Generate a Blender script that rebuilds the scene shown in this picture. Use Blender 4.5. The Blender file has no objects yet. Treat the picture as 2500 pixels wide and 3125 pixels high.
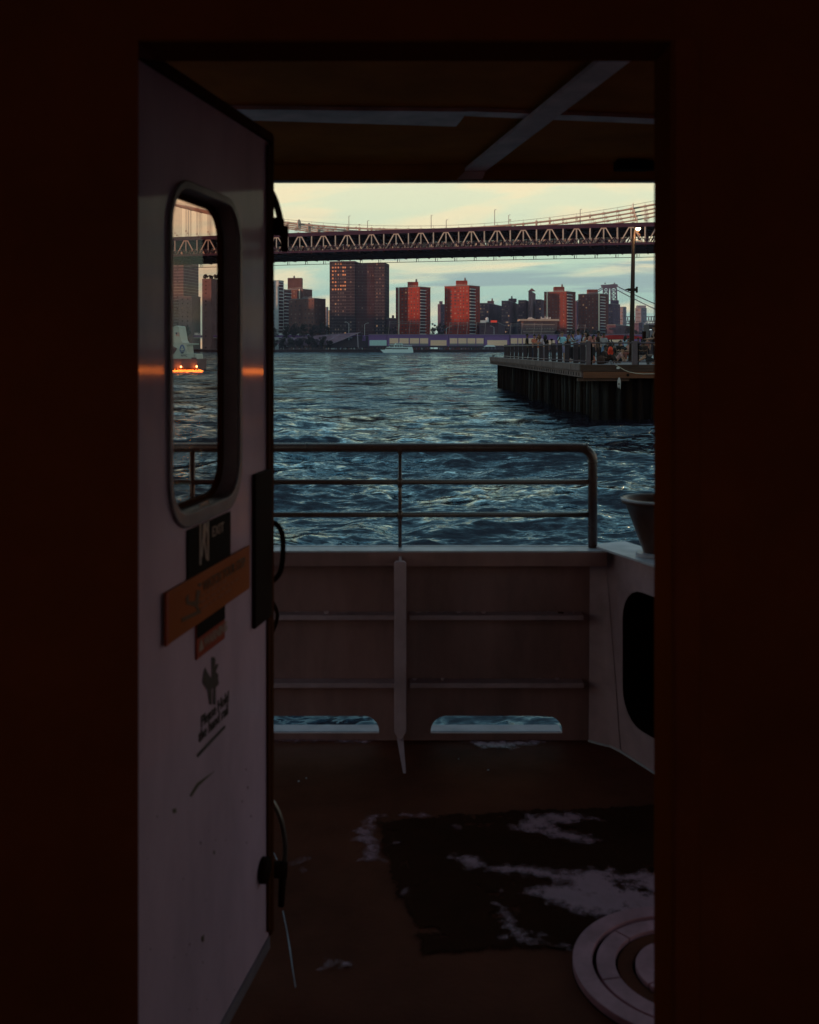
import bpy, math, random
import numpy as np
from mathutils import Vector, Matrix
R = math.radians
rng = random.Random(7)
SC = bpy.context.scene
COL = SC.collection

# ---------------------------------------------------------------- camera / world / sun / exposure
F = 3177.0; CX = 1250.0; HY = 1064.0; EYE = 3.5
cam_d = bpy.data.cameras.new('camera'); cam = bpy.data.objects.new('camera', cam_d); COL.objects.link(cam)
cam.location = (0, 0, EYE); cam.rotation_euler = (R(90), 0, 0)
cam_d.sensor_fit = 'HORIZONTAL'; cam_d.sensor_width = 36; cam_d.lens = 36*F/2500
cam_d.shift_y = -(1562.5-HY)/2500
cam_d.clip_start = 0.05; cam_d.clip_end = 60000
cam_d.dof.use_dof = True; cam_d.dof.focus_distance = 70; cam_d.dof.aperture_fstop = cam_d.lens/6.0
SC.camera = cam
SC.view_settings.view_transform = 'Standard'; SC.view_settings.look = 'None'
SC.view_settings.exposure = 0.0; SC.view_settings.gamma = 1

SUN_AZ = (-0.93, -0.37); SUN_EL = R(4.0)
world = bpy.data.worlds.new('World'); SC.world = world; world.use_nodes = True
def build_world():
    nt = world.node_tree; N = nt.nodes; L = nt.links; N.clear()
    out = N.new('ShaderNodeOutputWorld'); bg = N.new('ShaderNodeBackground')
    L.new(bg.outputs[0], out.inputs[0])
    sky = N.new('ShaderNodeTexSky'); sky.sky_type = 'NISHITA'; sky.sun_disc = False
    sky.sun_elevation = SUN_EL; sky.sun_rotation = math.atan2(SUN_AZ[0], SUN_AZ[1])
    sky.dust_density = 2.0; sky.ozone_density = 2.0
    bg.inputs[1].default_value = 0.12
    tc = N.new('ShaderNodeTexCoord'); sep = N.new('ShaderNodeSeparateXYZ'); L.new(tc.outputs['Generated'], sep.inputs[0])
    def m(op, a, b=None, clamp=False):
        n = N.new('ShaderNodeMath'); n.operation = op; n.use_clamp = clamp
        for i, v in enumerate((a, b)):
            if v is None: continue
            if isinstance(v, (int, float)): n.inputs[i].default_value = v
            else: L.new(v, n.inputs[i])
        return n.outputs[0]
    x, y, z = sep.outputs
    el = m('ARCSINE', z); az = m('ARCTAN2', x, y)
    def ramp(v, pts):
        r = N.new('ShaderNodeValToRGB'); L.new(v, r.inputs[0]); e = r.color_ramp.elements
        while len(e) < len(pts): e.new(0.5)
        for i, (p, c) in enumerate(pts):
            e[i].position = p; e[i].color = (*c, 1)
        return r.outputs[0]
    S = 1/0.12
    # evening air: base colour by elevation (radians / (pi/2))
    eln = m('DIVIDE', el, math.pi/2, True)
    base = ramp(eln, [(0, (.30, .50, .48)), (.03, (.40, .63, .54)), (.055, (.56, .74, .56)), (.085, (.88, .86, .56)),
                      (.112, (1.0, .89, .57)), (.14, (.52, .70, .68)), (.21, (.28, .50, .57)), (.42, (.14, .32, .43)), (1, (.08, .19, .30))])
    # streaked clouds
    cmb = N.new('ShaderNodeCombineXYZ'); L.new(m('MULTIPLY', az, 5.0), cmb.inputs[0]); L.new(m('ADD', m('MULTIPLY', el, 34.0), m('MULTIPLY', az, -3.2)), cmb.inputs[1])
    nz = N.new('ShaderNodeTexNoise'); nz.inputs['Scale'].default_value = 1.15; nz.inputs['Detail'].default_value = 4; nz.inputs['Roughness'].default_value = .48; nz.inputs['Distortion'].default_value = .6
    L.new(cmb.outputs[0], nz.inputs['Vector'])
    cmb2 = N.new('ShaderNodeCombineXYZ'); L.new(m('MULTIPLY', az, 4.0), cmb2.inputs[0]); L.new(m('ADD', m('MULTIPLY', el, 46.0), m('MULTIPLY', az, .9)), cmb2.inputs[1]); cmb2.inputs[2].default_value = 4.2
    nz2 = N.new('ShaderNodeTexNoise'); nz2.inputs['Scale'].default_value = 1.0; nz2.inputs['Detail'].default_value = 5; nz2.inputs['Roughness'].default_value = .5; nz2.inputs['Distortion'].default_value = .5
    L.new(cmb2.outputs[0], nz2.inputs['Vector'])
    def mr(v, a, b, c, d):
        n = N.new('ShaderNodeMapRange'); n.interpolation_type = 'SMOOTHSTEP'; L.new(v, n.inputs[0])
        for i, q in enumerate((a, b, c, d)): n.inputs[i+1].default_value = q
        return n.outputs[0]
    def mix(f, a, b):
        n = N.new('ShaderNodeMix'); n.data_type = 'RGBA'
        L.new(f, n.inputs[0])
        for i, v in ((6, a), (7, b)):
            if isinstance(v, tuple): n.inputs[i].default_value = (*v, 1)
            else: L.new(v, n.inputs[i])
        return n.outputs[2]
    cream = m('MULTIPLY', mr(nz.outputs[0], .44, .62, 0, .75), mr(el, .21, .165, 0, 1))
    c1 = mix(cream, base, (.99, .84, .53))
    grey = m('MULTIPLY', mr(nz2.outputs[0], .47, .58, 0, .95), m('MULTIPLY', mr(el, .030, .062, 0, 1), mr(el, .135, .088, 0, 1)))
    c2 = mix(grey, c1, (.33, .475, .465))
    low = m('MULTIPLY', mr(nz.outputs[0], .56, .40, 0, .30), mr(el, .09, .13, 0, 1))
    c3 = mix(low, c2, (.55, .76, .60))
    # the physical sky adds its own light; clouds lie over it
    sc = N.new('ShaderNodeVectorMath'); sc.operation = 'SCALE'; L.new(c3, sc.inputs[0]); sc.inputs['Scale'].default_value = S*.97
    sk = N.new('ShaderNodeVectorMath'); sk.operation = 'SCALE'; L.new(sky.outputs[0], sk.inputs[0]); sk.inputs['Scale'].default_value = .12
    ad = N.new('ShaderNodeVectorMath'); ad.operation = 'ADD'; L.new(sc.outputs[0], ad.inputs[0]); L.new(sk.outputs[0], ad.inputs[1])
    L.new(ad.outputs[0], bg.inputs[0])
build_world()
sun_d = bpy.data.lights.new('sun', 'SUN'); sun = bpy.data.objects.new('sun', sun_d); COL.objects.link(sun)
sun_d.energy = 3.4; sun_d.angle = R(0.5); sun_d.color = (1.0, 0.52, 0.30)
sd = Vector((SUN_AZ[0], SUN_AZ[1], 0)).normalized()*math.cos(SUN_EL) + Vector((0, 0, math.sin(SUN_EL)))
sun.rotation_euler = sd.to_track_quat('Z', 'Y').to_euler()
sun.location = (-50, -20, 80)

# ---------------------------------------------------------------- helpers
def P(X, Y, d):
    return Vector(((X-CX)/F*d, d, EYE-(Y-HY)/F*d))
def PZ(X, z, d):
    return Vector(((X-CX)/F*d, d, z))
MATS = {}
def mat(name, col, rough=.6, metal=0, noise=0, nscale=5, spec=.22, coat=0, bump=0, bscale=20, emit=None, estr=0, col2=None, stretch=None, coatr=.1):
    if name in MATS: return MATS[name]
    m = bpy.data.materials.new(name); m.use_nodes = True; nt = m.node_tree; b = nt.nodes['Principled BSDF']
    b.inputs['Base Color'].default_value = (*col, 1); b.inputs['Roughness'].default_value = rough; b.inputs['Metallic'].default_value = metal
    b.inputs['Specular IOR Level'].default_value = spec; b.inputs['Coat Weight'].default_value = coat; b.inputs['Coat Roughness'].default_value = coatr
    tc = nt.nodes.new('ShaderNodeTexCoord'); mp = nt.nodes.new('ShaderNodeMapping'); nt.links.new(tc.outputs['Object'], mp.inputs[0])
    if stretch: mp.inputs['Scale'].default_value = stretch
    n = nt.nodes.new('ShaderNodeTexNoise'); n.inputs['Scale'].default_value = nscale; n.inputs['Detail'].default_value = 6; n.inputs['Roughness'].default_value = .62
    nt.links.new(mp.outputs[0], n.inputs['Vector'])
    if noise:
        mx = nt.nodes.new('ShaderNodeMix'); mx.data_type = 'RGBA'
        mr = nt.nodes.new('ShaderNodeMapRange'); mr.inputs[1].default_value = .35; mr.inputs[2].default_value = .68
        nt.links.new(n.outputs[0], mr.inputs[0]); nt.links.new(mr.outputs[0], mx.inputs[0])
        c2 = col2 or tuple(c*(1-noise) for c in col)
        mx.inputs[6].default_value = (*col, 1); mx.inputs[7].default_value = (*c2, 1)
        nt.links.new(mx.outputs[2], b.inputs['Base Color'])
        rr = nt.nodes.new('ShaderNodeMapRange'); rr.inputs[3].default_value = max(0, rough-.1); rr.inputs[4].default_value = min(1, rough+.15)
        nt.links.new(n.outputs[0], rr.inputs[0]); nt.links.new(rr.outputs[0], b.inputs['Roughness'])
    if bump:
        n2 = nt.nodes.new('ShaderNodeTexNoise'); n2.inputs['Scale'].default_value = bscale; n2.inputs['Detail'].default_value = 4
        nt.links.new(mp.outputs[0], n2.inputs['Vector'])
        bp = nt.nodes.new('ShaderNodeBump'); bp.inputs['Strength'].default_value = bump; bp.inputs['Distance'].default_value = .01
        nt.links.new(n2.outputs[0], bp.inputs['Height']); nt.links.new(bp.outputs[0], b.inputs['Normal'])
    if emit:
        b.inputs['Emission Color'].default_value = (*emit, 1); b.inputs['Emission Strength'].default_value = estr
    MATS[name] = m; return m

ORI = {}   # object name -> inverse matrix for world-coordinates building
def tag(o, label=None, cat=None, group=None, kind=None):
    if label: o['label'] = label
    if cat: o['category'] = cat
    if group: o['group'] = group
    if kind: o['kind'] = kind
    return o
def thing(name, label, cat, loc=(0, 0, 0), rz=0, group=None):
    o = bpy.data.objects.new(name, None); COL.objects.link(o); o.empty_display_size = .3
    o.location = loc; o.rotation_euler = (0, 0, rz)
    tag(o, label, cat, group)
    ORI[o.name] = (Matrix.Translation(loc) @ Matrix.Rotation(rz, 4, 'Z')).inverted()
    return o
class MB:
    def __init__(s): s.v = []; s.f = []
    def add(s, vs, fs):
        n = len(s.v); s.v += [tuple(v) for v in vs]; s.f += [tuple(i+n for i in f) for f in fs]; return s
    def box(s, c, size, rz=0, M=None):
        hx, hy, hz = size[0]/2, size[1]/2, size[2]/2
        vs = [Vector((a*hx, b*hy, e*hz)) for a in (-1, 1) for b in (-1, 1) for e in (-1, 1)]
        T = M or Matrix.Rotation(rz, 3, 'Z')
        vs = [T @ v + Vector(c) for v in vs]
        return s.add(vs, [(0, 1, 3, 2), (4, 6, 7, 5), (0, 4, 5, 1), (2, 3, 7, 6), (0, 2, 6, 4), (1, 5, 7, 3)])
    def bb(s, a, b):
        return s.box([(a[i]+b[i])/2 for i in range(3)], [abs(a[i]-b[i]) for i in range(3)])
    def bar(s, p, q, w, h, up=(0, 0, 1)):
        p, q = Vector(p), Vector(q); d = (q-p); L = d.length; d.normalize(); up = Vector(up)
        if abs(d.dot(up)) > .99: up = Vector((0, 1, 0))
        x = d.cross(up).normalized(); z = x.cross(d).normalized()
        M = Matrix((x, d, z)).transposed()
        return s.box((p+q)/2, (w, L, h), M=M)
    def tube(s, pts, r, n=8, cap=True):
        pts = [Vector(p) for p in pts]; k = len(pts); rs = r if isinstance(r, (list, tuple)) else [r]*k
        base = len(s.v); prev = None
        for i, p in enumerate(pts):
            t = (pts[min(i+1, k-1)]-pts[max(i-1, 0)]).normalized()
            if prev is None:
                a = Vector((0, 0, 1)) if abs(t.z) < .9 else Vector((1, 0, 0)); u = t.cross(a).normalized()
            else: u = (prev - t*prev.dot(t)).normalized()
            prev = u; w = t.cross(u)
            for j in range(n):
                an = 2*math.pi*j/n; s.v.append(tuple(p + (u*math.cos(an)+w*math.sin(an))*rs[i]))
        for i in range(k-1):
            for j in range(n):
                a = base+i*n+j; b = base+i*n+(j+1) % n
                s.f.append((a, b, b+n, a+n))
        if cap:
            s.f.append(tuple(base+j for j in reversed(range(n)))); s.f.append(tuple(base+(k-1)*n+j for j in range(n)))
        return s
    def lathe(s, c, prof, n=32, cap=True, ang=(0, 2*math.pi)):
        c = Vector(c); base = len(s.v); full = abs(ang[1]-ang[0]-2*math.pi) < 1e-6; m = n if full else n+1
        for (r, z) in prof:
            for j in range(m):
                a = ang[0]+(ang[1]-ang[0])*j/n; s.v.append((c.x+r*math.cos(a), c.y+r*math.sin(a), c.z+z))
        for i in range(len(prof)-1):
            for j in range(n):
                a = base+i*m+j; b = base+i*m+(j+1) % m
                s.f.append((a, b, b+m, a+m))
        return s
    def prism(s, poly, ext):
        ext = Vector(ext); n = len(poly); a = [Vector(p) for p in poly]; b = [p+ext for p in a]
        fs = [tuple(reversed(range(n))), tuple(range(n, 2*n))] + [(i, (i+1) % n, (i+1) % n+n, i+n) for i in range(n)]
        return s.add(a+b, fs)
    def build(s, name, m, parent=None, smooth=False, bevel=0, fix=True):
        me = bpy.data.meshes.new(name)
        vs = s.v
        if parent is not None:
            I = ORI.get(parent.name)
            if I is not None: vs = [tuple(I @ Vector(v)) for v in vs]
        me.from_pydata(vs, [], s.f); me.update()
        if fix:
            import bmesh
            bm = bmesh.new(); bm.from_mesh(me); bmesh.ops.recalc_face_normals(bm, faces=bm.faces); bm.to_mesh(me); bm.free()
        me.materials.append(m)
        if smooth:
            for p in me.polygons: p.use_smooth = True
        o = bpy.data.objects.new(name, me); COL.objects.link(o)
        if parent is not None: o.parent = parent; ORI[o.name] = ORI.get(parent.name, Matrix())
        else: ORI[o.name] = Matrix()
        if bevel:
            bv = o.modifiers.new('bevel', 'BEVEL'); bv.width = bevel; bv.segments = 2; bv.limit_method = 'ANGLE'
        return o
def struct(o): o['kind'] = 'structure'; return o
def copy_tree(o, parent=None):
    c = o.copy(); COL.objects.link(c)
    if parent: c.parent = parent
    for ch in o.children: copy_tree(ch, c)
    return c
def text_mesh(name, body, size, m, M, parent, thick=0.0005, align='LEFT', bold=0.0, sx=1):
    cu = bpy.data.curves.new(name, 'FONT'); cu.body = body; cu.size = size; cu.extrude = thick; cu.align_x = align; cu.offset = bold; cu.resolution_u = 3
    tmp = bpy.data.objects.new(name, cu); COL.objects.link(tmp)
    bpy.context.view_layer.update()
    dg = bpy.context.evaluated_depsgraph_get()
    me = bpy.data.meshes.new_from_object(tmp.evaluated_get(dg))
    bpy.data.objects.remove(tmp); bpy.data.curves.remove(cu)
    me.name = name
    I = ORI.get(parent.name, Matrix())
    me.transform(I @ M @ Matrix.Diagonal((sx, 1, 1, 1)))
    me.materials.clear(); me.materials.append(m)
    o = bpy.data.objects.new(name, me); COL.objects.link(o); o.parent = parent
    return o

# ---------------------------------------------------------------- materials
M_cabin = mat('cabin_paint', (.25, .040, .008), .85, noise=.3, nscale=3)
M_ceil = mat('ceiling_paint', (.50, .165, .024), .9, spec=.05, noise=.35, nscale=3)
M_door = mat('door_paint', (.56, .305, .40), .6, noise=.3, nscale=3.2, spec=.15, coat=.15, bump=.05, bscale=5, coatr=.07, stretch=(1, 1, .45))
M_frame = mat('door_frame_metal', (.20, .13, .155), .45, spec=.25, noise=.3, nscale=8)
M_dark = mat('dark_rubber', (.06, .014, .004), .9, spec=.04)
M_black = mat('black_hardware', (.014, .004, .002), .8, spec=.04)
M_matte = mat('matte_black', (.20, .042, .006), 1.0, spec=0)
M_steelh = mat('worn_steel', (.20, .15, .14), .28, metal=.8, noise=.4, nscale=20)
M_bulw = mat('bulwark_paint', (.31, .145, .145), .55, noise=.42, nscale=3.2, bump=.2, bscale=6, stretch=(1.3, 1, .45))
M_rib = mat('rib_paint', (.42, .25, .29), .45, noise=.3, nscale=7)
M_cap = mat('cap_rail_paint', (.46, .42, .50), .4, noise=.25, nscale=9)
M_rail = mat('rail_paint', (.12, .062, .056), .26, metal=.15, noise=.35, nscale=14, coat=.3)
M_deck = mat('deck_paint', (.130, .032, .018), .7, noise=.45, nscale=2.2, spec=.05, bump=.2, bscale=60)
M_mat = mat('nonskid_mat', (.006, .002, .001), .9, spec=.05, bump=.5, bscale=80)
M_wet = mat('bare_worn_paint', (.17, .095, .115), .5, noise=.55, nscale=14, bump=.25, bscale=45)
M_hatch = mat('hatch_casting', (.50, .20, .25), .42, noise=.35, nscale=12)
M_signblk = mat('sign_black', (.010, .003, .002), .8, spec=.05)
M_signyel = mat('sign_amber', (.34, .060, .006), .6, spec=.1, noise=.2, nscale=4)
M_signred = mat('sign_red', (.30, .03, .01), .4)
M_signwht = mat('sign_white', (.34, .20, .17), .45)
M_signfaint = mat('sign_faded_green', (.10, .06, .035), .5)
M_scuff = mat('scuff_grey', (.20, .10, .12), .7)
M_amberink = mat('amber_dark_ink', (.10, .03, .008), .5)
M_amberfade = mat('amber_faded_ink', (.25, .045, .006), .6)

# ---------------------------------------------------------------- water
def water():
    fine = np.linspace(-.33, .33, 680)
    side = np.array([.36, .42, .55, .8, 1.3, 2.5, 6, 16, 60])
    u = np.concatenate([-side[::-1], fine, side])
    Yp = np.arange(1075.2, 2330, 1.35)[::-1]
    yf = EYE*F/(Yp-HY)
    yf = yf[yf < 115]; far_ = [115.0]
    while far_[-1] < 1036: far_.append(far_[-1]+1.5+1.6*min(1, (far_[-1]-115)/500))
    y = np.concatenate([[-3000, -600, -60, 0, 4, 7], yf, far_, [1150, 1400, 2500, 9000, 40000]])
    g = np.maximum(y, 6)
    X = u[None, :]*g[:, None]; Yy = np.repeat(y[:, None], len(u), 1)
    dy = np.abs(np.gradient(y)); dy[:6] = 50; dy[-5:] = 500
    dx = np.abs(np.gradient(u))[None, :]*g[:, None]
    sp = np.maximum(dy[:, None], dx)
    Z = np.zeros_like(X); DX = np.zeros_like(X); DY = np.zeros_like(X)
    rs = np.random.RandomState(5)
    nW = 84
    for i in range(nW+16):
        lam = (.38*(9.5/.38)**((i+.5)/nW) if i < nW else 4.6+(i-nW)*.75) * (1+.08*rs.randn())
        th = R(-78)+rs.randn()*.55 if i % 3 else R(-120)+rs.randn()*.5
        k = 2*math.pi/lam
        slope = .036*(1.0 if lam < 2.0 else (2.0/lam)**.75)*(.7+.6*rs.rand())
        if i >= nW: slope = .030*(.6+.7*rs.rand())
        a = slope/k; kx, ky = k*math.cos(th), k*math.sin(th); ph = rs.rand()*6.283
        w = np.clip((lam/sp-2.2)/2.5, 0, 1)
        arg = kx*X+ky*Yy+ph
        c = np.cos(arg); s_ = np.sin(arg)
        Z += a*c*w; DX -= a*s_*w*math.cos(th)*.9; DY -= a*s_*w*math.sin(th)*.9
    # gusts: calmer and rougher areas
    gust = .85+.35*np.sin(X*.11+Yy*.045+1)*np.sin(Yy*.021-X*.05)
    Z *= gust; X2 = X+DX*gust; Y2 = Yy+DY*gust
    n0, n1 = X.shape
    co = np.stack([X2, Y2, Z], -1).reshape(-1, 3).astype(np.float32)
    idx = np.arange(n0*n1).reshape(n0, n1)
    q = np.stack([idx[:-1, :-1], idx[:-1, 1:], idx[1:, 1:], idx[1:, :-1]], -1).reshape(-1, 4)
    me = bpy.data.meshes.new('water')
    me.vertices.add(len(co)); me.vertices.foreach_set('co', co.ravel())
    me.loops.add(q.size); me.loops.foreach_set('vertex_index', q.ravel().astype(np.int32))
    me.polygons.add(len(q)); me.polygons.foreach_set('loop_start', np.arange(0, q.size, 4, dtype=np.int32))
    me.polygons.foreach_set('loop_total', np.full(len(q), 4, dtype=np.int32))
    me.polygons.foreach_set('use_smooth', np.ones(len(q), dtype=bool))
    me.update(); me.validate()
    m = bpy.data.materials.new('river_water'); m.use_nodes = True; nt = m.node_tree; b = nt.nodes['Principled BSDF']
    b.inputs['Base Color'].default_value = (.018, .009, .014, 1); b.inputs['Roughness'].default_value = .07; b.inputs['IOR'].default_value = 1.34
    b.inputs['Specular IOR Level'].default_value = .5; b.inputs['Specular Tint'].default_value = (.44, .78, 1.0, 1)
    tc = nt.nodes.new('ShaderNodeTexCoord')
    geo = nt.nodes.new('ShaderNodeNewGeometry')
    def vm(op, a, b, sc=None):
        n = nt.nodes.new('ShaderNodeVectorMath'); n.operation = op
        for k, v in enumerate((a, b)):
            if v is None: continue
            if isinstance(v, tuple): n.inputs[k].default_value = v
            else: nt.links.new(v, n.inputs[k])
        if sc is not None:
            if isinstance(sc, (int, float)): n.inputs['Scale'].default_value = sc
            else: nt.links.new(sc, n.inputs['Scale'])
        return n.outputs[0]
    acc = geo.outputs['Normal']
    # rougher and calmer patches of the river
    mp = nt.nodes.new('ShaderNodeMapping'); mp.inputs['Scale'].default_value = (.03, .012, 1); nt.links.new(tc.outputs['Object'], mp.inputs[0])
    gn = nt.nodes.new('ShaderNodeTexNoise'); gn.inputs['Scale'].default_value = 1; gn.inputs['Detail'].default_value = 5; nt.links.new(mp.outputs[0], gn.inputs['Vector'])
    gr = nt.nodes.new('ShaderNodeMapRange'); gr.inputs[1].default_value = .3; gr.inputs[2].default_value = .7; gr.inputs[3].default_value = .72; gr.inputs[4].default_value = 1.25; nt.links.new(gn.outputs[0], gr.inputs[0])
    for (sx, sy, amp) in ((.022, .030, .22), (.13, .30, .80), (.50, 1.15, .75), (1.9, 4.2, .62), (6.0, 12.0, .50)):
        mp = nt.nodes.new('ShaderNodeMapping'); mp.inputs['Scale'].default_value = (sx, sy, 1); mp.inputs['Rotation'].default_value = (0, 0, .22)
        nt.links.new(tc.outputs['Object'], mp.inputs[0])
        n = nt.nodes.new('ShaderNodeTexNoise'); n.inputs['Scale'].default_value = 1; n.inputs['Detail'].default_value = 2.5; n.inputs['Roughness'].default_value = .5; n.inputs['Distortion'].default_value = .8
        nt.links.new(mp.outputs[0], n.inputs['Vector'])
        t = vm('SUBTRACT', n.outputs['Color'], (.5, .5, .5)); t = vm('MULTIPLY', t, (amp*.9, amp*2.2, 0)); t = vm('SCALE', t, None, gr.outputs[0])
        acc = vm('ADD', acc, t)
    acc = vm('NORMALIZE', acc, None)
    # dark river body under a cool, tinted reflection
    nt.links.new(acc, b.inputs['Normal']); b.inputs['Specular IOR Level'].default_value = 0; b.inputs['Roughness'].default_value = 1
    gl = nt.nodes.new('ShaderNodeBsdfGlossy'); gl.inputs['Color'].default_value = (.61, .79, .90, 1); gl.inputs['Roughness'].default_value = .09; nt.links.new(acc, gl.inputs['Normal'])
    fr = nt.nodes.new('ShaderNodeFresnel'); fr.inputs['IOR'].default_value = 1.46; nt.links.new(acc, fr.inputs['Normal'])
    mx = nt.nodes.new('ShaderNodeMixShader'); nt.links.new(fr.outputs[0], mx.inputs[0]); nt.links.new(b.outputs[0], mx.inputs[1]); nt.links.new(gl.outputs[0], mx.inputs[2])
    nt.links.new(mx.outputs[0], nt.nodes['Material Output'].inputs['Surface'])
    me.materials.append(m)
    o = bpy.data.objects.new('water', me); COL.objects.link(o); struct(o)
water()

# ---------------------------------------------------------------- the boat we stand on
DECK = 1.95
def deck_and_cabin():
    d = MB(); d.bb((-2.6, 1.84, DECK-.12), (3.0, 4.135, DECK)); d.build('deck', M_deck)['kind'] = 'structure'
    h = MB(); h.bb((-2.6, -3.4, .2), (3.0, 4.10, DECK-.14)); struct(h.build('hull_below_deck', M_bulw))
    # cabin: floor, ceiling, walls; the front wall has the doorway
    CABT = 5.4
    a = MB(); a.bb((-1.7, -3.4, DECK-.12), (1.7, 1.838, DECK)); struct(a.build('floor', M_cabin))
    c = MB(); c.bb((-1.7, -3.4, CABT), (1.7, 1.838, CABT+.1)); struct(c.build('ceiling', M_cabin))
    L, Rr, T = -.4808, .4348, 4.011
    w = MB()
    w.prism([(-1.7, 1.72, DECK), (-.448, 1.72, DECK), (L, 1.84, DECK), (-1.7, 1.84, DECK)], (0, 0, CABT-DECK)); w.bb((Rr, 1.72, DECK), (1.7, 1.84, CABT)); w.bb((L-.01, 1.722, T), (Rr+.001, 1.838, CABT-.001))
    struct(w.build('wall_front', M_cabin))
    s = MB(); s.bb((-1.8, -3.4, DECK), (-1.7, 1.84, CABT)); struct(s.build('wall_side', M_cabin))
    s = MB(); s.bb((1.7, -3.4, DECK), (1.8, 1.84, CABT)); struct(s.build('wall_side', M_cabin))
    b = MB(); zs, ze = 3.1, 5.25  # openings never seen; placed and sized to light the cabin interior
    b.bb((-1.7, -3.4, DECK), (1.7, -3.3, zs)); b.bb((-1.7, -3.4, ze), (1.7, -3.3, CABT))
    b.bb((-1.7, -3.4, zs), (-1.3, -3.3, ze)); b.bb((1.3, -3.4, zs), (1.7, -3.3, ze)); b.bb((-.1, -3.4, zs), (.1, -3.3, ze))
    struct(b.build('wall_back', M_cabin))
    # door jamb trim, right side: stepped angle irons
    j = thing('door_frame', 'dark stepped steel frame round the open doorway', 'door frame', (0, 1.7, DECK))
    t = MB(); t.bb((Rr+.002, 1.712, DECK), (Rr+.045, 1.719, T)); t.build('jamb', M_cabin, j, bevel=.003)
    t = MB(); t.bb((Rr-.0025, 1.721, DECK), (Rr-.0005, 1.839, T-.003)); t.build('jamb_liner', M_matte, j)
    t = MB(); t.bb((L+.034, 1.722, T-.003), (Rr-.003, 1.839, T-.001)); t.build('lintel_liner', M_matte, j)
deck_and_cabin()

def canopy():
    z0 = EYE+.69
    c = thing('canopy_roof', 'dark brown canopy roof over the bow deck, crossed by pale bars', 'canopy', (0, 2.9, z0))
    m = MB(); m.bb((-2.6, 1.845, z0), (3.0, 3.9, z0+.09)); m.build('roof_panel', M_ceil, c)
    m = MB(); m.bb((-2.6, 3.902, EYE+.632), (3.0, 3.925, z0+.14)); m.build('fascia', M_ceil, c, bevel=.003)
    m = MB(); m.bb((-2.6, 3.895, EYE+.6255), (3.0, 3.932, EYE+.6310)); m.build('drip_edge', M_cap, c)
    # pale transverse bars under the ceiling
    def q(X, Y):   # ceiling plane hit (photo pixel -> point on the ceiling)
        d = .677*F/(HY-Y); return Vector(((X-CX)/F*d, d, z0-.013))
    m = MB(); m.prism([q(676, 333), q(1428, 341), q(1392, 386), q(728, 366)], (0, 0, .011)); m.build('cross_bar', M_barL, c)
    m = MB(); m.prism([q(1428, 339), q(2010, 362), q(2010, 379), q(1420, 354)], (0, 0, .011)); m.build('cross_bar', M_barL, c)
    # diagonal brace that turns down over the fascia
    m = MB()
    a, b = q(1408, 500), q(1478, 500)
    a.y = b.y = 3.885; a.x = .206; b.x = .285
    m.prism([q(1960, 60)-Vector((0, 0, .014)), q(2065, 60)-Vector((0, 0, .014)), b-Vector((0, 0, .014)), a-Vector((0, 0, .014))], (0, 0, .012))
    m.build('diagonal_brace', M_bar, c)
    m = MB(); m.prism([(a.x, 3.885, z0-.028), (b.x, 3.885, z0-.028), (b.x-.012, 3.885, EYE+.634), (a.x-.028, 3.885, EYE+.634)], (0, .012, 0)); m.build('brace_foot', M_bar, c)
    # lamp/junction box in the dark by the fascia
    m = MB(); m.box((.81, 3.80, z0-.022), (.12, .06, .034)); m.box((.89, 3.83, z0-.018), (.05, .05, .03)); m.build('junction_box', M_black, c, bevel=.006)
    for i in range(4):
        m = MB(); m.tube([(.30+.0*i, 3.02+.02*i, z0-.015), (.30, 3.02+.02*i, z0-.02)], .006); 
    # posts that carry the canopy, outside the doorway's view
    for x in (-2.5, 2.9):
        m = MB(); m.tube([(x, 3.8, DECK), (x, 3.8, z0)], .03, 12); m.build('post', M_rail, c, smooth=True)
M_bar = mat('brace_paint', (.78, .46, .44), .5, noise=.3, nscale=9)
M_barL = mat('bar_catchlight', (.85, .55, .55), .4, noise=.45, nscale=6)  # pale tone stands for the light that the cross bars catch
canopy()

# ---------------------------------------------------------------- door
HN = Vector((-.478, 1.832, 0)); DE = Vector((.1736, .9848, 0)); DN = Vector((.9848, -.1736, 0))
DW = .749; DZ0, DZ1 = 2.051, 4.009
def dp(u, z, n=0): return HN + DE*u + DN*n + Vector((0, 0, z))
def duz(X, Y, off=0):
    q = (X-CX)/F; O = HN + DN*off
    u = (q*O.y-O.x)/(DE.x-DE.y*q); p = O+DE*u
    return u, EYE-(Y-HY)/F*p.y
def rrect(u0, u1, z0, z1, r, n=7):
    pts = []
    for cx, cz, a0 in ((u1-r, z1-r, 0), (u0+r, z1-r, 90), (u0+r, z0+r, 180), (u1-r, z0+r, 270)):
        for i in range(n): a = R(a0+90*i/(n-1)); pts.append((cx+r*math.cos(a), cz+r*math.sin(a)))
    return pts
def ring(m, inner, outer, n0, n1, f):
    k = len(inner); vs = [f(*p, n0) for p in inner]+[f(*p, n0) for p in outer]+[f(*p, n1) for p in inner]+[f(*p, n1) for p in outer]
    fs = []
    for i in range(k):
        j = (i+1) % k
        fs += [(i, j, k+j, k+i), (2*k+i, 3*k+i, 3*k+j, 2*k+j), (i, 2*k+i, 2*k+j, j), (k+i, k+j, 3*k+j, 3*k+i)]
    m.add(vs, fs)
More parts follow.
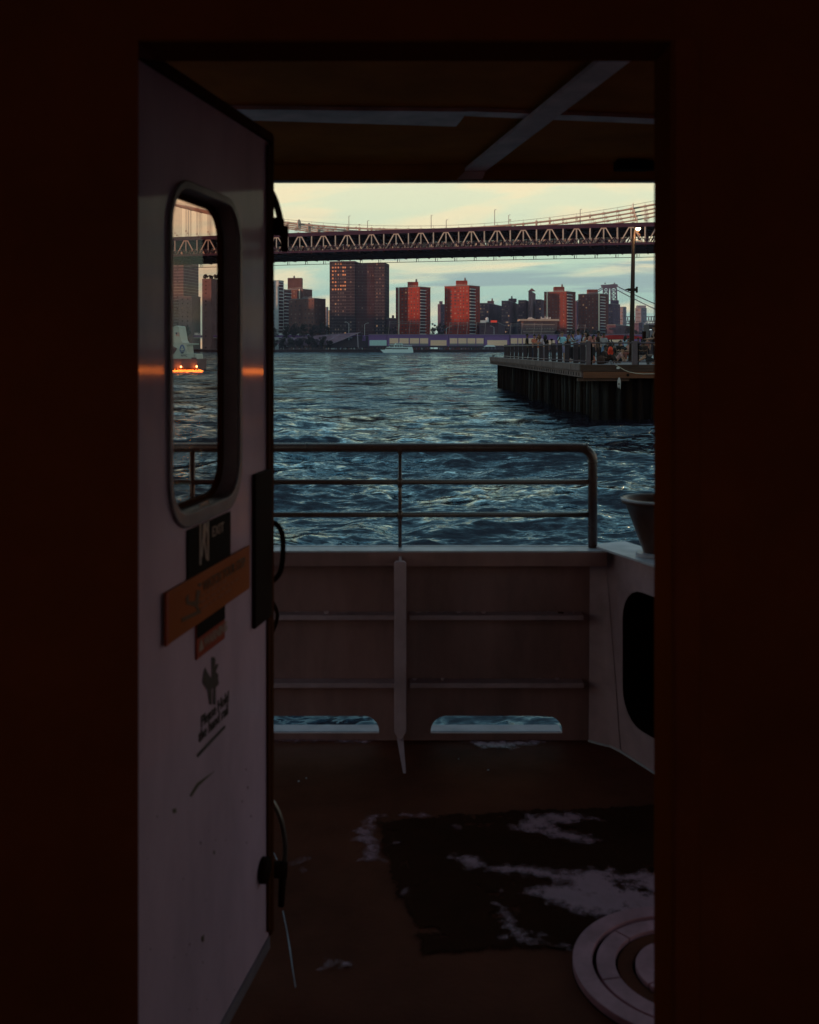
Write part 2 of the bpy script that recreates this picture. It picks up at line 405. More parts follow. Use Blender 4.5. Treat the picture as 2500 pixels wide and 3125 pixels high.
def door():
    D = thing('ferry_door', 'open white steel door with a rounded window and safety signs, swung outward on the left', 'door', tuple(HN+Vector((0, 0, DZ0))))
    T = .045
    W = rrect(.136, .526, EYE-.332, EYE+.322, .085)       # hole in the leaf
    # leaf: rectangle resampled radially round the hole
    k = len(W); cu, cz = .331, EYE
    outer = []
    for (u, z) in W:
        du, dz = u-cu, z-cz; s = []
        if du: s.append(((DW if du > 0 else 0)-cu)/du)
        if dz: s.append(((DZ1 if dz > 0 else DZ0)-cz)/dz)
        t = min(s); outer.append((cu+du*t, cz+dz*t))
    for cn in ((0, DZ0), (DW, DZ0), (0, DZ1), (DW, DZ1)):
        i = min(range(k), key=lambda i: abs(outer[i][0]-cn[0])*1.2+abs(outer[i][1]-cn[1])); outer[i] = cn
    m = MB(); ring(m, W, outer, 0, -T, dp); m.build('leaf', M_door, D)
    # window: rim standing proud of the leaf and lining the opening
    w = MB(); ring(w, rrect(.142, .520, EYE-.324, EYE+.314, .080), rrect(.127, .538, EYE-.353, EYE+.331, .098), .002, .007, dp)
    ring(w, rrect(.142, .520, EYE-.324, EYE+.314, .080), W, .001, -T-.004, dp)
    wf = w.build('window', M_frame, D, bevel=.003)
    g = MB(); ring(g, rrect(.152, .510, EYE-.314, EYE+.304, .072), rrect(.143, .519, EYE-.323, EYE+.313, .079), -.032, -.044, dp); g.build('gasket', M_dark, wf)
    gm = bpy.data.materials.new('glare_tint_glass'); gm.use_nodes = True; nt = gm.node_tree; nt.nodes.clear()
    o = nt.nodes.new('ShaderNodeOutputMaterial'); tr = nt.nodes.new('ShaderNodeBsdfTransparent'); gl = nt.nodes.new('ShaderNodeBsdfGlossy'); mx = nt.nodes.new('ShaderNodeMixShader'); fr = nt.nodes.new('ShaderNodeFresnel')
    tr.inputs[0].default_value = (.86, .60, .52, 1); gl.inputs['Roughness'].default_value = .02; gl.inputs[0].default_value = (.9, .85, .8, 1); fr.inputs[0].default_value = 1.16  # warm glare on the pane is put into its see-through tint
    mx.inputs[0].default_value = .06; nt.links.new(tr.outputs[0], mx.inputs[1]); nt.links.new(gl.outputs[0], mx.inputs[2]); nt.links.new(mx.outputs[0], o.inputs[0])
    g = MB(); pts = rrect(.146, .516, EYE-.320, EYE+.310, .076); g.add([dp(u, z, -.038) for u, z in pts], [tuple(range(len(pts)))]); g.build('pane', gm, wf)
    # perimeter: dark rubber trim on free edge and top, light sweep at the bottom
    m = MB(); m.prism([dp(DW+.001, DZ0, .008), dp(DW+.022, DZ0, .008), dp(DW+.022, DZ1+.02, .008), dp(DW+.001, DZ1+.02, .008)], -DN*.066); m.build('edge_trim', M_dark, D, bevel=.003)
    m = MB(); m.prism([dp(-.0, DZ1+.001, .012), dp(DW, DZ1+.001, .012), dp(DW, DZ1+.022, .012), dp(-.0, DZ1+.022, .012)], -DN*.07); m.build('top_trim', M_dark, D, bevel=.003)
    m = MB(); m.prism([dp(DW-.020, DZ0+.02, .001), dp(DW-.004, DZ0+.02, .001), dp(DW-.004, DZ1-.01, .001), dp(DW-.020, DZ1-.01, .001)], DN*.006); m.build('edge_strip', M_dark, D)
    m = MB(); m.prism([dp(0, DZ0-.03, .004), dp(DW-.001, DZ0-.03, .004), dp(DW-.001, DZ0-.001, .004), dp(0, DZ0-.001, .004)], -DN*.04); m.build('bottom_sweep', M_frame, D)
    # hinges
    for z in (2.4, 3.1, 3.8):
        m = MB(); m.tube([dp(-.002, z-.05, -.052), dp(-.002, z+.05, -.052)], .009, 10); m.build('hinge', M_black, D, smooth=True)
    # ---- signs
    def plate(name, pts, m_, n0, th, label=None, par=D, bev=0.0):
        q = MB(); q.prism([dp(u, z, n0) for u, z in pts], DN*th); o = q.build(name, m_, par, bevel=bev)
        if label: o['label'] = label
        return o
    def rect(X0, Yt, X1, Yb, Xr=None):
        u0, zt = duz(X0, Yt); u1, _ = duz(X1, Yt); _, zb = duz(Xr or X0, Yb)
        return [(u0, zb), (u1, zb), (u1, zt), (u0, zt)]
    def TM(u, z, n):
        M = Matrix.Identity(4)
        M.col[0][:3] = DE; M.col[1][:3] = (0, 0, 1); M.col[2][:3] = DN; M.col[3][:3] = dp(u, z, n); return M
    u0, _ = duz(568, 1600); u1, _ = duz(699, 1600); zt = EYE-.358; zb = duz(568, 1800)[1]
    s = plate('sign', [(u0, zb), (u1, zb), (u1, zt), (u0, zt)], M_signblk, .001, .003, 'black exit sign with a running figure in a doorway')
    text_mesh('lettering', 'EXIT', .030, M_signwht, TM(*duz(641, 1639), .0046), s, sx=1.15)
    pu, pz = duz(603, 1725); pw = duz(631, 1700)[0]-pu; ph = .125
    fr_ = MB()
    for (a, b, c_, d_) in ((0, 0, .008, ph), (pw-.008, 0, pw, ph), (0, ph-.008, pw, ph)):
        fr_.prism([dp(pu+a, pz+b, .0042), dp(pu+c_, pz+b, .0042), dp(pu+c_, pz+d_, .0042), dp(pu+a, pz+d_, .0042)], DN*.0006)
    cx_ = pu+pw/2
    fr_.prism([dp(cx_+.009*math.cos(a*.785), pz+.095+.009*math.sin(a*.785), .0042) for a in range(8)], DN*.0006)
    for pl in ([(-.006, .08), (.012, .082), (.008, .05), (-.010, .048)], [(-.006, .052), (.003, .052), (.018, .004), (.010, .004)], [(-.010, .052), (-.001, .052), (-.012, .012), (-.018, .020)], [(.010, .078), (.020, .062), (.016, .058), (.007, .072)]):
        fr_.prism([dp(cx_+a, pz+b, .0042) for a, b in pl], DN*.0006)
    fr_.build('pictogram', M_signwht, s)
    # amber sign
    A = duz(493, 1801); B = duz(752, 1671); Cc = duz(752, 1797); Dd = duz(493, 1970)
    zt = (A[1]+B[1])/2; zb = (Cc[1]+Dd[1])/2
    s = plate('sign', [(A[0], zb), (B[0], zb), (B[0], zt), (A[0], zt)], M_signyel, .0045, .004, 'amber watch your step sign with a stumbling figure', bev=.001)
    plate('border', [(A[0], zb), (A[0]+.012, zb), (A[0]+.012, zt), (A[0], zt)], M_signred, .0087, .0006, par=s)
    tu, tz = duz(606, 1796)
    wdt = duz(722, 1730)[0]-tu
    hh = zt-zb
    text_mesh('lettering', 'WATCH YOUR STEP', wdt/8.0, M_amberink, TM(tu, zt-.27*hh-.012, .0092), s, bold=.0005)
    for k_, (ln) in enumerate((.62, .9, .74)):
        zz = zt-.50*hh-.13*hh*k_
        q = MB()
        uu = tu-.01
        while uu < tu-.01+wdt*ln:
            L_ = rng.uniform(.014, .04); q.prism([dp(uu, zz, .0087), dp(uu+L_, zz, .0087), dp(uu+L_, zz+.006, .0087), dp(uu, zz+.006, .0087)], DN*.0005); uu += L_+.009
        q.build('fine_print', M_amberfade, s)
    def poly(name, pts, par, m_, n0=.0087, off=(0, 0)):
        q = MB(); q.prism([dp(*duz(X, Y), n0) for X, Y in pts], DN*.0006); return q.build(name, m_, par)
    Z2 = lambda l: [(480+x/5.75, 1680+y/5.75) for x, y in l]
    q = MB()
    for pl in (Z2([(640, 575), (700, 560), (705, 620), (650, 640)]), Z2([(610, 690), (690, 690), (650, 900), (700, 870), (640, 960), (560, 980), (530, 890), (590, 880)]),
               Z2([(560, 960), (630, 930), (700, 1100), (640, 1110), (600, 1000)]), Z2([(420, 830), (470, 760), (480, 880), (570, 920), (560, 980), (430, 940)]), Z2([(350, 1180), (640, 1050), (700, 1070), (620, 1130), (350, 1260)])):
        q.prism([dp(*duz(X, Y), .0087) for X, Y in pl], DN*.0006)
    q.build('pictogram', M_amberink, s)
    # red warning label with dark header
    A = duz(595, 2013); B = duz(681, 1948); 
    u0, u1 = A[0], B[0]; zmid = duz(681, 1888)[1]; zbot = (A[1]+B[1])/2; ztop = duz(681, 1840)[1]
    s = plate('sign', [(u0, zbot), (u1, zbot), (u1, ztop), (u0, ztop)], M_signred, .001, .003, 'small red warning label with a black header')
    plate('header', [(u0, zmid), (u1, zmid), (u1, ztop), (u0, ztop)], M_signblk, .0042, .0006, par=s)
    hh = zmid-zbot
    wd = u1-u0
    text_mesh('lettering', 'WARNING', wd/5.6, M_signwht, TM(u0+wd*.23, zbot+hh*.34, .0046), s, bold=.0006)
    q = MB(); tx, tz = u0+wd*.06, zbot+hh*.32; q.prism([dp(tx, tz, .0042), dp(tx+.026, tz, .0042), dp(tx+.013, tz+.026, .0042)], DN*.0006); q.build('pictogram', M_signwht, s)
    # black decal printed on the door: figure, two lines, bar
    Z3 = lambda l: [(570+x/5.987, 1960+y/5.987) for x, y in l]
    fig = Z3([(325, 465), (420, 640), (450, 640), (445, 270), (500, 270), (515, 340), (500, 470), (540, 390), (570, 410), (520, 540), (565, 580), (565, 680), (580, 740), (555, 800), (520, 820), (518, 1140), (475, 1140), (478, 820), (445, 860), (450, 1140), (410, 1140), (375, 880), (280, 740), (300, 560)])
    dec = MB(); dec.prism([dp(*duz(X, Y), .0008) for X, Y in fig], DN*.0007); M_dec = mat('decal_ink', (.055, .028, .026), .7)
    dec = dec.build('decal', M_dec, D); dec['label'] = 'black hand pictogram and lettering stuck on the white door'
    def linetext(body, X0, Y0, X1, Y1, par):
        a = duz(X0, Y0); b = duz(X1, Y1)
        L_ = b[0]-a[0]; o = text_mesh('lettering', body, .05, M_signblk, TM(a[0], (a[1]+b[1])/2, .0012), par)
        return o, L_
    a = duz(612, 2222); text_mesh('lettering', 'Please Hold', .0345, M_dec, TM(a[0], a[1], .0012), dec, bold=.0004)
    a = duz(605, 2268); text_mesh('lettering', 'the hand rail', .0345, M_dec, TM(a[0], a[1], .0012), dec, bold=.0004)
    pl = Z3([(170, 2055), (192, 2105), (697, 1560), (690, 1512)])
    q = MB(); q.prism([dp(*duz(X, Y), .0008) for X, Y in pl], DN*.0007); q.build('underline', M_dec, dec)
    # scuffs
    for pts in ([(578, 2428), (600, 2390), (655, 2352), (645, 2362), (606, 2398), (584, 2432)], [(526, 2470), (536, 2466), (538, 2480), (528, 2482)], [(614, 2860), (622, 2852), (622, 2872), (616, 2874)], [(651, 2596), (655, 2598), (655, 2608), (651, 2606)]):
        poly('scuff', pts, D, M_signfaint, .0003)
    rq = random.Random(17)
    for k in range(26):
        X = rq.uniform(440, 780); Y = rq.uniform(2330, 3080); a = rq.uniform(1.2, 3.2); h = a*rq.uniform(.8, 3.5)
        poly('scuff', [(X, Y), (X+a, Y+.3*a), (X+a*.8, Y+h), (X+.1*a, Y+h*.8)], D, M_scuff, .0003)
    # lock plate and D handle
    z0_ = duz(768, 1920)[1]; z1_ = duz(768, 1448)[1]; uu = duz(768, 1500)[0]
    lk = plate('lock_plate', [(uu, z0_), (DW-.0, z0_), (DW-.0, z1_), (uu, z1_)], M_black, .001, .009, par=D, bev=.003)
    yb = 2.61
    def pl_(l, d): return [P(X, Y, d) for X, Y in l]
    def curve(pts, n=6):
        out = []
        for i in range(len(pts)-1):
            p0 = pts[max(i-1, 0)]; p1 = pts[i]; p2 = pts[i+1]; p3 = pts[min(i+2, len(pts)-1)]
            for k_ in range(n):
                t = k_/n; out.append(.5*((2*p1)+(p2-p0)*t+(2*p0-5*p1+4*p2-p3)*t*t+(3*p1-p0-3*p2+p3)*t**3))
        return out+[pts[-1]]
    m = MB(); m.tube(curve(pl_([(800, 1590), (826, 1591), (848, 1604), (861, 1630), (864, 1662), (862, 1712), (852, 1752), (826, 1777), (798, 1782)], yb)), .0068, 10); m.build('handle', M_black, D, smooth=True)
    m = MB(); m.tube(curve(pl_([(806, 1820), (828, 1831), (845, 1867), (844, 1895), (826, 1940), (808, 1956)], yb+.02)), .0048, 8); m.build('cable_loop', M_black, D, smooth=True)
    # upper dog lever
    dg_ = MB(); dg_.tube(curve(pl_([(792, 545), (822, 577), (840, 612), (852, 655), (859, 690), (864, 720), (868, 764)], yb)), [.0085]*31+[.0085]*6, 10)
    dl = dg_.build('dog_lever', M_black, D, smooth=True)
    m = MB(); m.bb(P(790, 716, yb-.012), P(869, 666, yb+.015)); m.build('boss', M_black, dl, bevel=.006)
    m = MB(); m.tube([P(868, 690, yb), P(868, 735, yb), P(869, 768, yb)], [.0105, .010, .0085], 10); m.build('grip', M_black, dl, smooth=True)
    # lower dog lever with bright edge
    m = MB(); pts = curve(pl_([(800, 2412), (826, 2438), (848, 2476), (861, 2516), (870, 2574), (869, 2632)], yb)); m.tube(pts, .0062, 10); dl = m.build('dog_lever', M_steelh, D, smooth=True)
    m = MB(); m.tube([P(796, 2654, yb-.01), P(876, 2654, yb)], .020, 14); m.build('boss', M_black, dl, smooth=True)
    m = MB(); c0 = dp(*duz(797, 2655), .0); m.tube([c0+DN*.001, c0+DN*.016], .030, 18); m.build('rosette', M_black, dl, smooth=True)
    m = MB(); m.tube([P(862, 2680, yb), P(858, 2765, yb)], [.010, .008], 10); m.build('grip', M_black, dl, smooth=True)
door()

# ---------------------------------------------------------------- bulwark, railing
BY = 4.12; BT = 2.716
def dk0(X, Y, z=DECK+.002):
    d = (EYE-z)*F/(Y-HY); return Vector(((X-CX)/F*d, d, z))
def bulwark():
    B = thing('bulwark', 'pale steel bulwark across the bow with two freeing ports at deck level', 'bulwark', (0, BY, DECK))
    xr = .765
    # plate with ports (profile in x,z)
    def s2(X, Y): return ((X-CX)/F*BY, EYE-(Y-HY)/F*BY)
    pz0 = DECK+.028; pz1 = s2(0, 2185)[1]
    ports = [(s2(300, 0)[0], s2(1157, 0)[0]), (s2(1315, 0)[0], s2(1716, 0)[0])]
    m = MB(); T = .012
    x0 = -2.6; xs = [x0]
    r = .06
    def slab(a, b, c, d_): m.bb((a, BY, c), (b, BY+T, d_))
    slab(x0, ports[0][0], pz0, pz1); slab(ports[0][1], ports[1][0], pz0, pz1); slab(ports[1][1], xr, pz0, pz1)
    slab(x0, xr, pz1, BT); slab(x0, xr, DECK, pz0)
    for (a, b) in ports:   # rounded upper corners
        for (cx, sgn) in ((a, 1), (b, -1)):
            pts = [(cx, BY, pz1)]+[(cx+sgn*(r-r*math.sin(t)), BY, pz1-(r-r*math.cos(t))) for t in [R(9*i) for i in range(11)]]
            m.prism(pts, (0, T, 0))
    m.build('plate', M_bulw, B)
    # low light lip outside each port
    for (a, b) in ports:
        q = MB(); q.bb((a, BY+T+.001, DECK), (b, BY+.09, DECK+.030)); q.build('port_sill', mat('sill_paint', (.30, .24, .29), .5, noise=.3, nscale=9), B, bevel=.003)
    # top flange and cap
    q = MB(); q.bb((x0, BY-.085, BT-.006), (xr, BY+.03, BT)); q.build('cap_rail', M_cap, B)
    q = MB(); q.bb((x0, BY-.090, BT-.058), (xr, BY-.082, BT-.0065)); q.build('cap_flange', M_bulw, B)
    # horizontal stiffeners (angle bars)
    for Y, Yb in ((1866, 1880), (2070, 2082)):
        z = s2(0, Y)[1]
        for (a, b) in ((x0, -.058), (.0, xr-.085)):
            q = MB(); q.bb((a, BY-.058, z-.006), (b, BY-.001, z)); q.bb((a, BY-.064, z-.018), (b, BY-.058, z)); q.build('stiffener', M_rib, B, bevel=.002)
    # paint scuffs along the stiffeners
    rq = random.Random(6)
    for Y, X0, X1 in ((1866, 1270, 1500), (1866, 1640, 1780), (2070, 1260, 1400), (2070, 1640, 1730), (1866, 900, 1100)):
        X = X0
        while X < X1:
            L_ = rq.uniform(3, 16); a = P(X, Y+rq.uniform(-1, 2), BY-.0655); b = P(X+L_, Y+rq.uniform(3, 7), BY-.0655); X += L_+rq.uniform(8, 50)
            q = MB(); q.prism([a, (b.x, a.y, a.z+.001), b, (a.x+.002, a.y, b.z)], (0, .001, 0)); q.build('scuff', M_rib, B)
    q = MB(); q.prism([P(1702, 1866, BY-.067), P(1722, 1868, BY-.067), P(1720, 1873, BY-.067), P(1704, 1872, BY-.067)], (0, .001, 0)); q.build('chip', M_dark, B)
    # centre rib: web and flange
    for xx in (-1.25,):
        q = MB(); q.bb((xx-.035, BY-.18, DECK+.05), (xx+.035, BY-.17, BT-.07)); q.bb((xx-.005, BY-.17, DECK), (xx+.005, BY, BT-.07)); q.build('rib', M_rib, B, bevel=.002)
    q = MB(); a = P(1203, 1713, BY-.19); b = P(1240, 1713, BY-.19); zb = P(0, 2235, BY-.19).z
    yb = BY-.19
    q.prism([(a.x, yb, zb), ((a.x+b.x)/2, yb, zb-.035), (b.x, yb, zb), (b.x, yb, a.z-.008), (b.x-.008, yb, a.z), (a.x+.008, yb, a.z), (a.x, yb, a.z-.008)], (0, .010, 0))
    q.build('rib', M_rib, B, bevel=.0015)
    q = MB(); xm = (a.x+b.x)/2
    q.prism([(xm-.005, yb+.011, zb-.02), (xm-.005, BY-.001, DECK+.001), (xm-.005, BY-.001, a.z), (xm-.005, yb+.011, a.z)], (.010, 0, 0)); q.build('rib_web', M_bulw, B)
    q = MB(); q.prism([(xm-.012, yb+.01, zb-.03), (xm+.012, yb+.01, zb-.03), (xm+.022, yb-.14, DECK+.004), (xm+.012, yb-.14, DECK+.004)], (0, .01, .004)); q.build('rib_foot', M_rib, B)
    # return section on the right, coming toward the cabin, with a big rounded opening
    C = Vector((xr, BY, 0)); E = Vector((1.16, 3.14, 0)); dv = (E-C); L = dv.length; dv.normalize(); nn = Vector((-dv.y, dv.x, 0))
    if nn.dot(Vector((-1, 0, 0))) < 0: nn = -nn
    def rp(u, z, n=0): return C+dv*u+nn*n+Vector((0, 0, z))
    def ruz(X, Y):
        q_ = (X-CX)/F; u = (q_*C.y-C.x)/(dv.x-dv.y*q_); p = C+dv*u; return u, EYE-(Y-HY)/F*p.y
    uL, zT = ruz(1900, 1787); _, zB = ruz(1990, 2284)
    hole = rrect(uL, uL+.62, DECK+.125, EYE-.907, .125)
    k = len(hole); cu, cz = uL+.31, 2.33; outer = []
    for (u, z) in hole:
        du, dz = u-cu, z-cz; s = []
        if du: s.append(((L if du > 0 else 0)-cu)/du)
        if dz: s.append(((BT if dz > 0 else DECK)-cz)/dz)
        t = min([v for v in s if v > 0]); outer.append((cu+du*t, cz+dz*t))
    for cn in ((0, DECK), (L, DECK), (0, BT), (L, BT)):
        i = min(range(k), key=lambda i: abs(outer[i][0]-cn[0])+abs(outer[i][1]-cn[1])); outer[i] = cn
    m = MB(); ring(m, hole, outer, 0, -.012, rp); m.build('side_plate', M_rib, B)
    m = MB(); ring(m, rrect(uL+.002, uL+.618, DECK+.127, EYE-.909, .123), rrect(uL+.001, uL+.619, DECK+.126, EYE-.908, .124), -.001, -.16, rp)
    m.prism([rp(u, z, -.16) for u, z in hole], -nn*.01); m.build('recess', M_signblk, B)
    m = MB(); m.prism([rp(-.02, BT+.001, .045), rp(L, BT+.001, .045), rp(L, BT+.001, -.12), rp(-.03, BT+.001, -.12)], (0, 0, .008)); m.build('side_cap', M_cap, B)
    m = MB(); m.prism([rp(.02, BT-.008, .012), rp(L, BT-.008, .012), rp(L, BT-.008, .001), rp(.02, BT-.008, .001)], (0, 0, .008)); m.build('side_cap_edge', M_cap, B)
    # weld seam and deck bead
    m = MB(); m.tube([rp(.0, DECK+.06, .004), rp(.004, BT-.05, .004)], .006, 6); m.build('corner_seam', M_rib, B)
    # coved corner plate between front and side
    bt = [dk0(X, Y) for X, Y in ((1797, 2262), (1824, 2270), (1850, 2277))]+[rp(.075, DECK+.002, .012), rp(.13, DECK+.002, .004)]
    tp = [Vector(((1800-CX)/F*BY, BY-.004, BT-.06)), Vector((C.x-.022, BY-.012, BT-.06)), rp(.006, BT-.06, .012), rp(.022, BT-.06, .006), rp(.03, BT-.06, .003)]
    m = MB(); n_ = len(bt); m.add(bt+tp, [(k, k+1, n_+k+1, n_+k) for k in range(n_-1)]); m.build('corner_plate', M_rib, B, smooth=True)
    m = MB(); m.tube([p+Vector((-.002, -.003, .003)) for p in bt]+[rp(.3, DECK+.004, .005), rp(L, DECK+.004, .005)], .004, 6); m.build('deck_bead', M_cap, B)
    return C, dv, nn, rp
bw = bulwark()

def door_shade_panel():  # out-of-view panels added to darken the upper door
    T = thing('door_shade_panel', 'dark canvas weather screen hanging from the canopy on the boat\'s right side', 'screen', (1.5, 2.9, EYE+.69))
    q = MB(); n = 40; a = [(1.5+.012*math.sin(k*1.3), 1.85+2.04*k/n) for k in range(n+1)]
    for k in range(n): q.prism([(a[k][0], a[k][1], EYE+.08), (a[k+1][0], a[k+1][1], EYE+.08), (a[k+1][0], a[k+1][1], EYE+.688), (a[k][0], a[k][1], EYE+.688)], (.006, 0, 0))
    q.build('shade_panel', M_dark, T)
    q = MB(); q.bb((.965, 3.86, EYE+.08), (1.5, 3.868, EYE+.688)); q.build('shade_panel', M_dark, T)
    q = MB(); q.tube([(1.503, 1.86, EYE+.07), (1.503, 3.88, EYE+.07)], .014, 8); q.build('panel_bar', M_rail, T)
door_shade_panel()

def railing():
    y = BY-.02
    G = thing('railing', 'three-bar pipe railing with a rounded end on top of the bulwark', 'railing', (0, y, BT))
    def z(Y): return EYE-(Y-HY)/F*y
    def x(X): return (X-CX)/F*y
    zt = z(1366); xr = x(1809); r = .055
    m = MB(); pts = [(-2.6, y, zt), (xr-r, y, zt)]+[(xr-r+r*math.sin(R(a)), y, zt-r+r*math.cos(R(a))) for a in range(10, 91, 10)]+[(xr, y, BT+.002)]
    m.tube(pts, .0185, 16); m.build('top_rail', M_rail, G, smooth=True)
    for Y in (1471, 1571):
        m = MB(); m.tube([(-2.6, y, z(Y)), (xr-.018, y, z(Y))], .0108, 12); m.build('mid_rail', M_rail, G, smooth=True)
    for X in (1221,):
        m = MB(); m.tube([(x(X), y, BT+.002), (x(X), y, zt-.016)], .0075, 10); p = m.build('post', M_rail, G, smooth=True)
        for Y in (1368, 1471, 1571):
            m = MB(); zz = z(Y); rr = .0125 if Y > 1400 else .0155
            m.tube([(x(X), y-.004, zz-.022), (x(X), y-.004, zz-.008), (x(X), y-.004, zz+.008), (x(X), y-.004, zz+.020)], [.008, rr, rr, .008], 10); m.build('joint', M_rail, p, smooth=True)
    m = MB(); m.tube([(x(587), y, BT+.002), (x(587), y, zt-.016)], .0105, 10); m.build('post', M_rail, G, smooth=True)
    for xx in (-1.9,):
        m = MB(); m.tube([(xx, y, BT+.002), (xx, y, zt-.016)], .0105, 10); m.build('post', M_rail, G, smooth=True)
    # sleeve and weld collars
    for pX in (936, 1790):
        m = MB(); m.tube([(x(pX)-.004, y, zt), (x(pX)+.004, y, zt)], .0198, 16); m.build('collar', M_rail, G, smooth=True)
    m = MB(); m.tube([(xr, y, zt-r-.006), (xr, y, zt-r+.003)], .0198, 16); m.build('collar', M_rail, G, smooth=True)
railing()
def mooring_post():
    C, dv, nn, rp = bw
    c = P(2003, 1672, 3.90); c.z = BT+.010
    t = thing('mooring_horn', 'flared steel mooring horn standing on the corner of the bulwark cap', 'bollard', tuple(c))
    h = EYE-(1520-HY)/F*3.9-c.z
    m = MB(); m.lathe(c, [(.0, .004), (.046, .004), (.050, .02), (.082, h*.5), (.114, h-.022), (.127, h-.018), (.128, h-.004), (.124, h), (.112, h), (.108, h-.012), (.04, h*.3), (0, h*.3)], 40); m.build('horn', mat('horn_steel', (.12, .055, .046), .35, metal=.3, noise=.4, nscale=9), t, smooth=True)
    m = MB(); m.lathe(c, [(0, 0), (.075, 0), (.075, .012), (0, .012)], 24); m.build('base_flange', M_cap, t)
    m = MB(); m.lathe(c, [(.126, h-.008), (.1305, h-.007), (.1305, h-.001), (.126, h+.001)], 40); m.build('rim', M_cap, t, smooth=True)
mooring_post()

# ---------------------------------------------------------------- deck surface: worn patches, mat, hatch
def dk(X, Y, z=DECK):
    d = (EYE-z)*F/(Y-HY); return Vector(((X-CX)/F*d, d, z))
def frac(pts, it=3, amp=.16, seed=1):
    r = random.Random(seed)
    for _ in range(it):
        out = []
        for i, p in enumerate(pts):
            q = pts[(i+1) % len(pts)]; e = q-p; n = Vector((-e.y, e.x, 0)); out += [p, p+e*.5+n*r.uniform(-amp, amp)]
        pts = out
    return pts
def softmat(name, col, rough, scale, spread, soft, spec=.3, holes=0.0, bump=.3):
    m = bpy.data.materials.new(name); m.use_nodes = True; nt = m.node_tree; b = nt.nodes['Principled BSDF']; L = nt.links
    b.inputs['Roughness'].default_value = rough; b.inputs['Specular IOR Level'].default_value = spec
    tc = nt.nodes.new('ShaderNodeTexCoord'); n = nt.nodes.new('ShaderNodeTexNoise'); n.inputs['Scale'].default_value = scale; n.inputs['Detail'].default_value = 8; n.inputs['Roughness'].default_value = .68; L.new(tc.outputs['Object'], n.inputs['Vector'])
    at = nt.nodes.new('ShaderNodeAttribute'); at.attribute_name = 'inset'
    n3 = nt.nodes.new('ShaderNodeTexNoise'); n3.inputs['Scale'].default_value = scale*.35; n3.inputs['Detail'].default_value = 9; n3.inputs['Roughness'].default_value = .7; L.new(tc.outputs['Object'], n3.inputs['Vector'])
    def M(op, a, c, cl=False):
        q = nt.nodes.new('ShaderNodeMath'); q.operation = op; q.use_clamp = cl
        for k, v in enumerate((a, c)):
            if isinstance(v, (int, float)): q.inputs[k].default_value = v
            else: L.new(v, q.inputs[k])
        return q.outputs[0]
    f = M('ADD', at.outputs['Fac'], M('MULTIPLY', M('SUBTRACT', n.outputs[0], .5), spread))
    if holes: f = M('MINIMUM', f, M('MULTIPLY', M('SUBTRACT', n3.outputs[0], holes), .35))
    a = M('MULTIPLY', f, 1/soft, True)
    L.new(a, b.inputs['Alpha'])
    mx = nt.nodes.new('ShaderNodeMix'); mx.data_type = 'RGBA'; L.new(n3.outputs[0], mx.inputs[0]); mx.inputs[6].default_value = (*[c*1.35 for c in col], 1); mx.inputs[7].default_value = (*[c*.45 for c in col], 1); L.new(mx.outputs[2], b.inputs['Base Color'])
    bp = nt.nodes.new('ShaderNodeBump'); bp.inputs['Strength'].default_value = bump; bp.inputs['Distance'].default_value = .004; L.new(n.outputs[0], bp.inputs['Height']); L.new(bp.outputs[0], b.inputs['Normal'])
    return m
M_wornsoft = softmat('worn_sheen', (.42, .19, .24), .42, 28, .14, .042, holes=.36)
M_matsoft = softmat('nonskid_black', (.036, .009, .004), .95, 18, .09, .014, spec=.04, holes=.37, bump=.9)
def sheet(name, pts, z, m):
    P2 = np.array([(p.x, p.y) for p in pts]); Q2 = np.roll(P2, -1, 0)
    mg = .03; x0, y0 = P2.min(0)-mg; x1, y1 = P2.max(0)+mg
    h = max(.006, max(x1-x0, y1-y0)/160)
    xs = np.arange(x0, x1+h, h); ys = np.arange(y0, y1+h, h); X, Y = np.meshgrid(xs, ys)
    pt = np.stack([X.ravel(), Y.ravel()], -1)[:, None, :]
    e = Q2-P2; w = pt-P2[None]; t = np.clip((w*e).sum(-1)/np.maximum((e*e).sum(-1), 1e-12), 0, 1)
    D = np.sqrt(((w-t[..., None]*e)**2).sum(-1)).min(1)
    c = (P2[None, :, 1] > pt[..., 1]) != (Q2[None, :, 1] > pt[..., 1])
    xi = P2[None, :, 0]+(pt[..., 1]-P2[None, :, 1])*e[None, :, 0]/np.where(np.abs(e[None, :, 1]) < 1e-9, 1e-9, e[None, :, 1])
    ins = (c & (pt[..., 0] < xi)).sum(1) % 2 == 1
    sd_ = np.where(ins, D, -D)
    ny, nx = X.shape; g_ = sd_.reshape(ny, nx); vid = {}; v = []; val = []; f = []
    def vi(i, j):
        if (i, j) not in vid: vid[(i, j)] = len(v); v.append((X[i, j], Y[i, j], z)); val.append(g_[i, j])
        return vid[(i, j)]
    for i in range(ny-1):
        for j in range(nx-1):
            if max(g_[i, j], g_[i+1, j], g_[i, j+1], g_[i+1, j+1]) > -.012: f.append((vi(i, j), vi(i, j+1), vi(i+1, j+1), vi(i+1, j)))
    me = bpy.data.meshes.new(name); me.from_pydata(v, [], f); at = me.attributes.new('inset', 'FLOAT', 'POINT'); at.data.foreach_set('value', np.array(val, dtype=np.float32)); me.materials.append(m)
    o = bpy.data.objects.new(name, me); COL.objects.link(o); return o
Z7 = lambda l: [dk(400+x/1.0714, 2300+y/1.0714) for x, y in l]
o = sheet('nonskid_mat', frac(Z7([(800, 222), (1000, 206), (1280, 190), (1800, 165), (2300, 150), (2300, 640), (1800, 640), (1500, 635), (1250, 645), (1080, 655), (960, 662), (935, 612), (905, 540), (850, 400), (820, 300)]), 4, .05, 3), DECK+.004, M_matsoft)
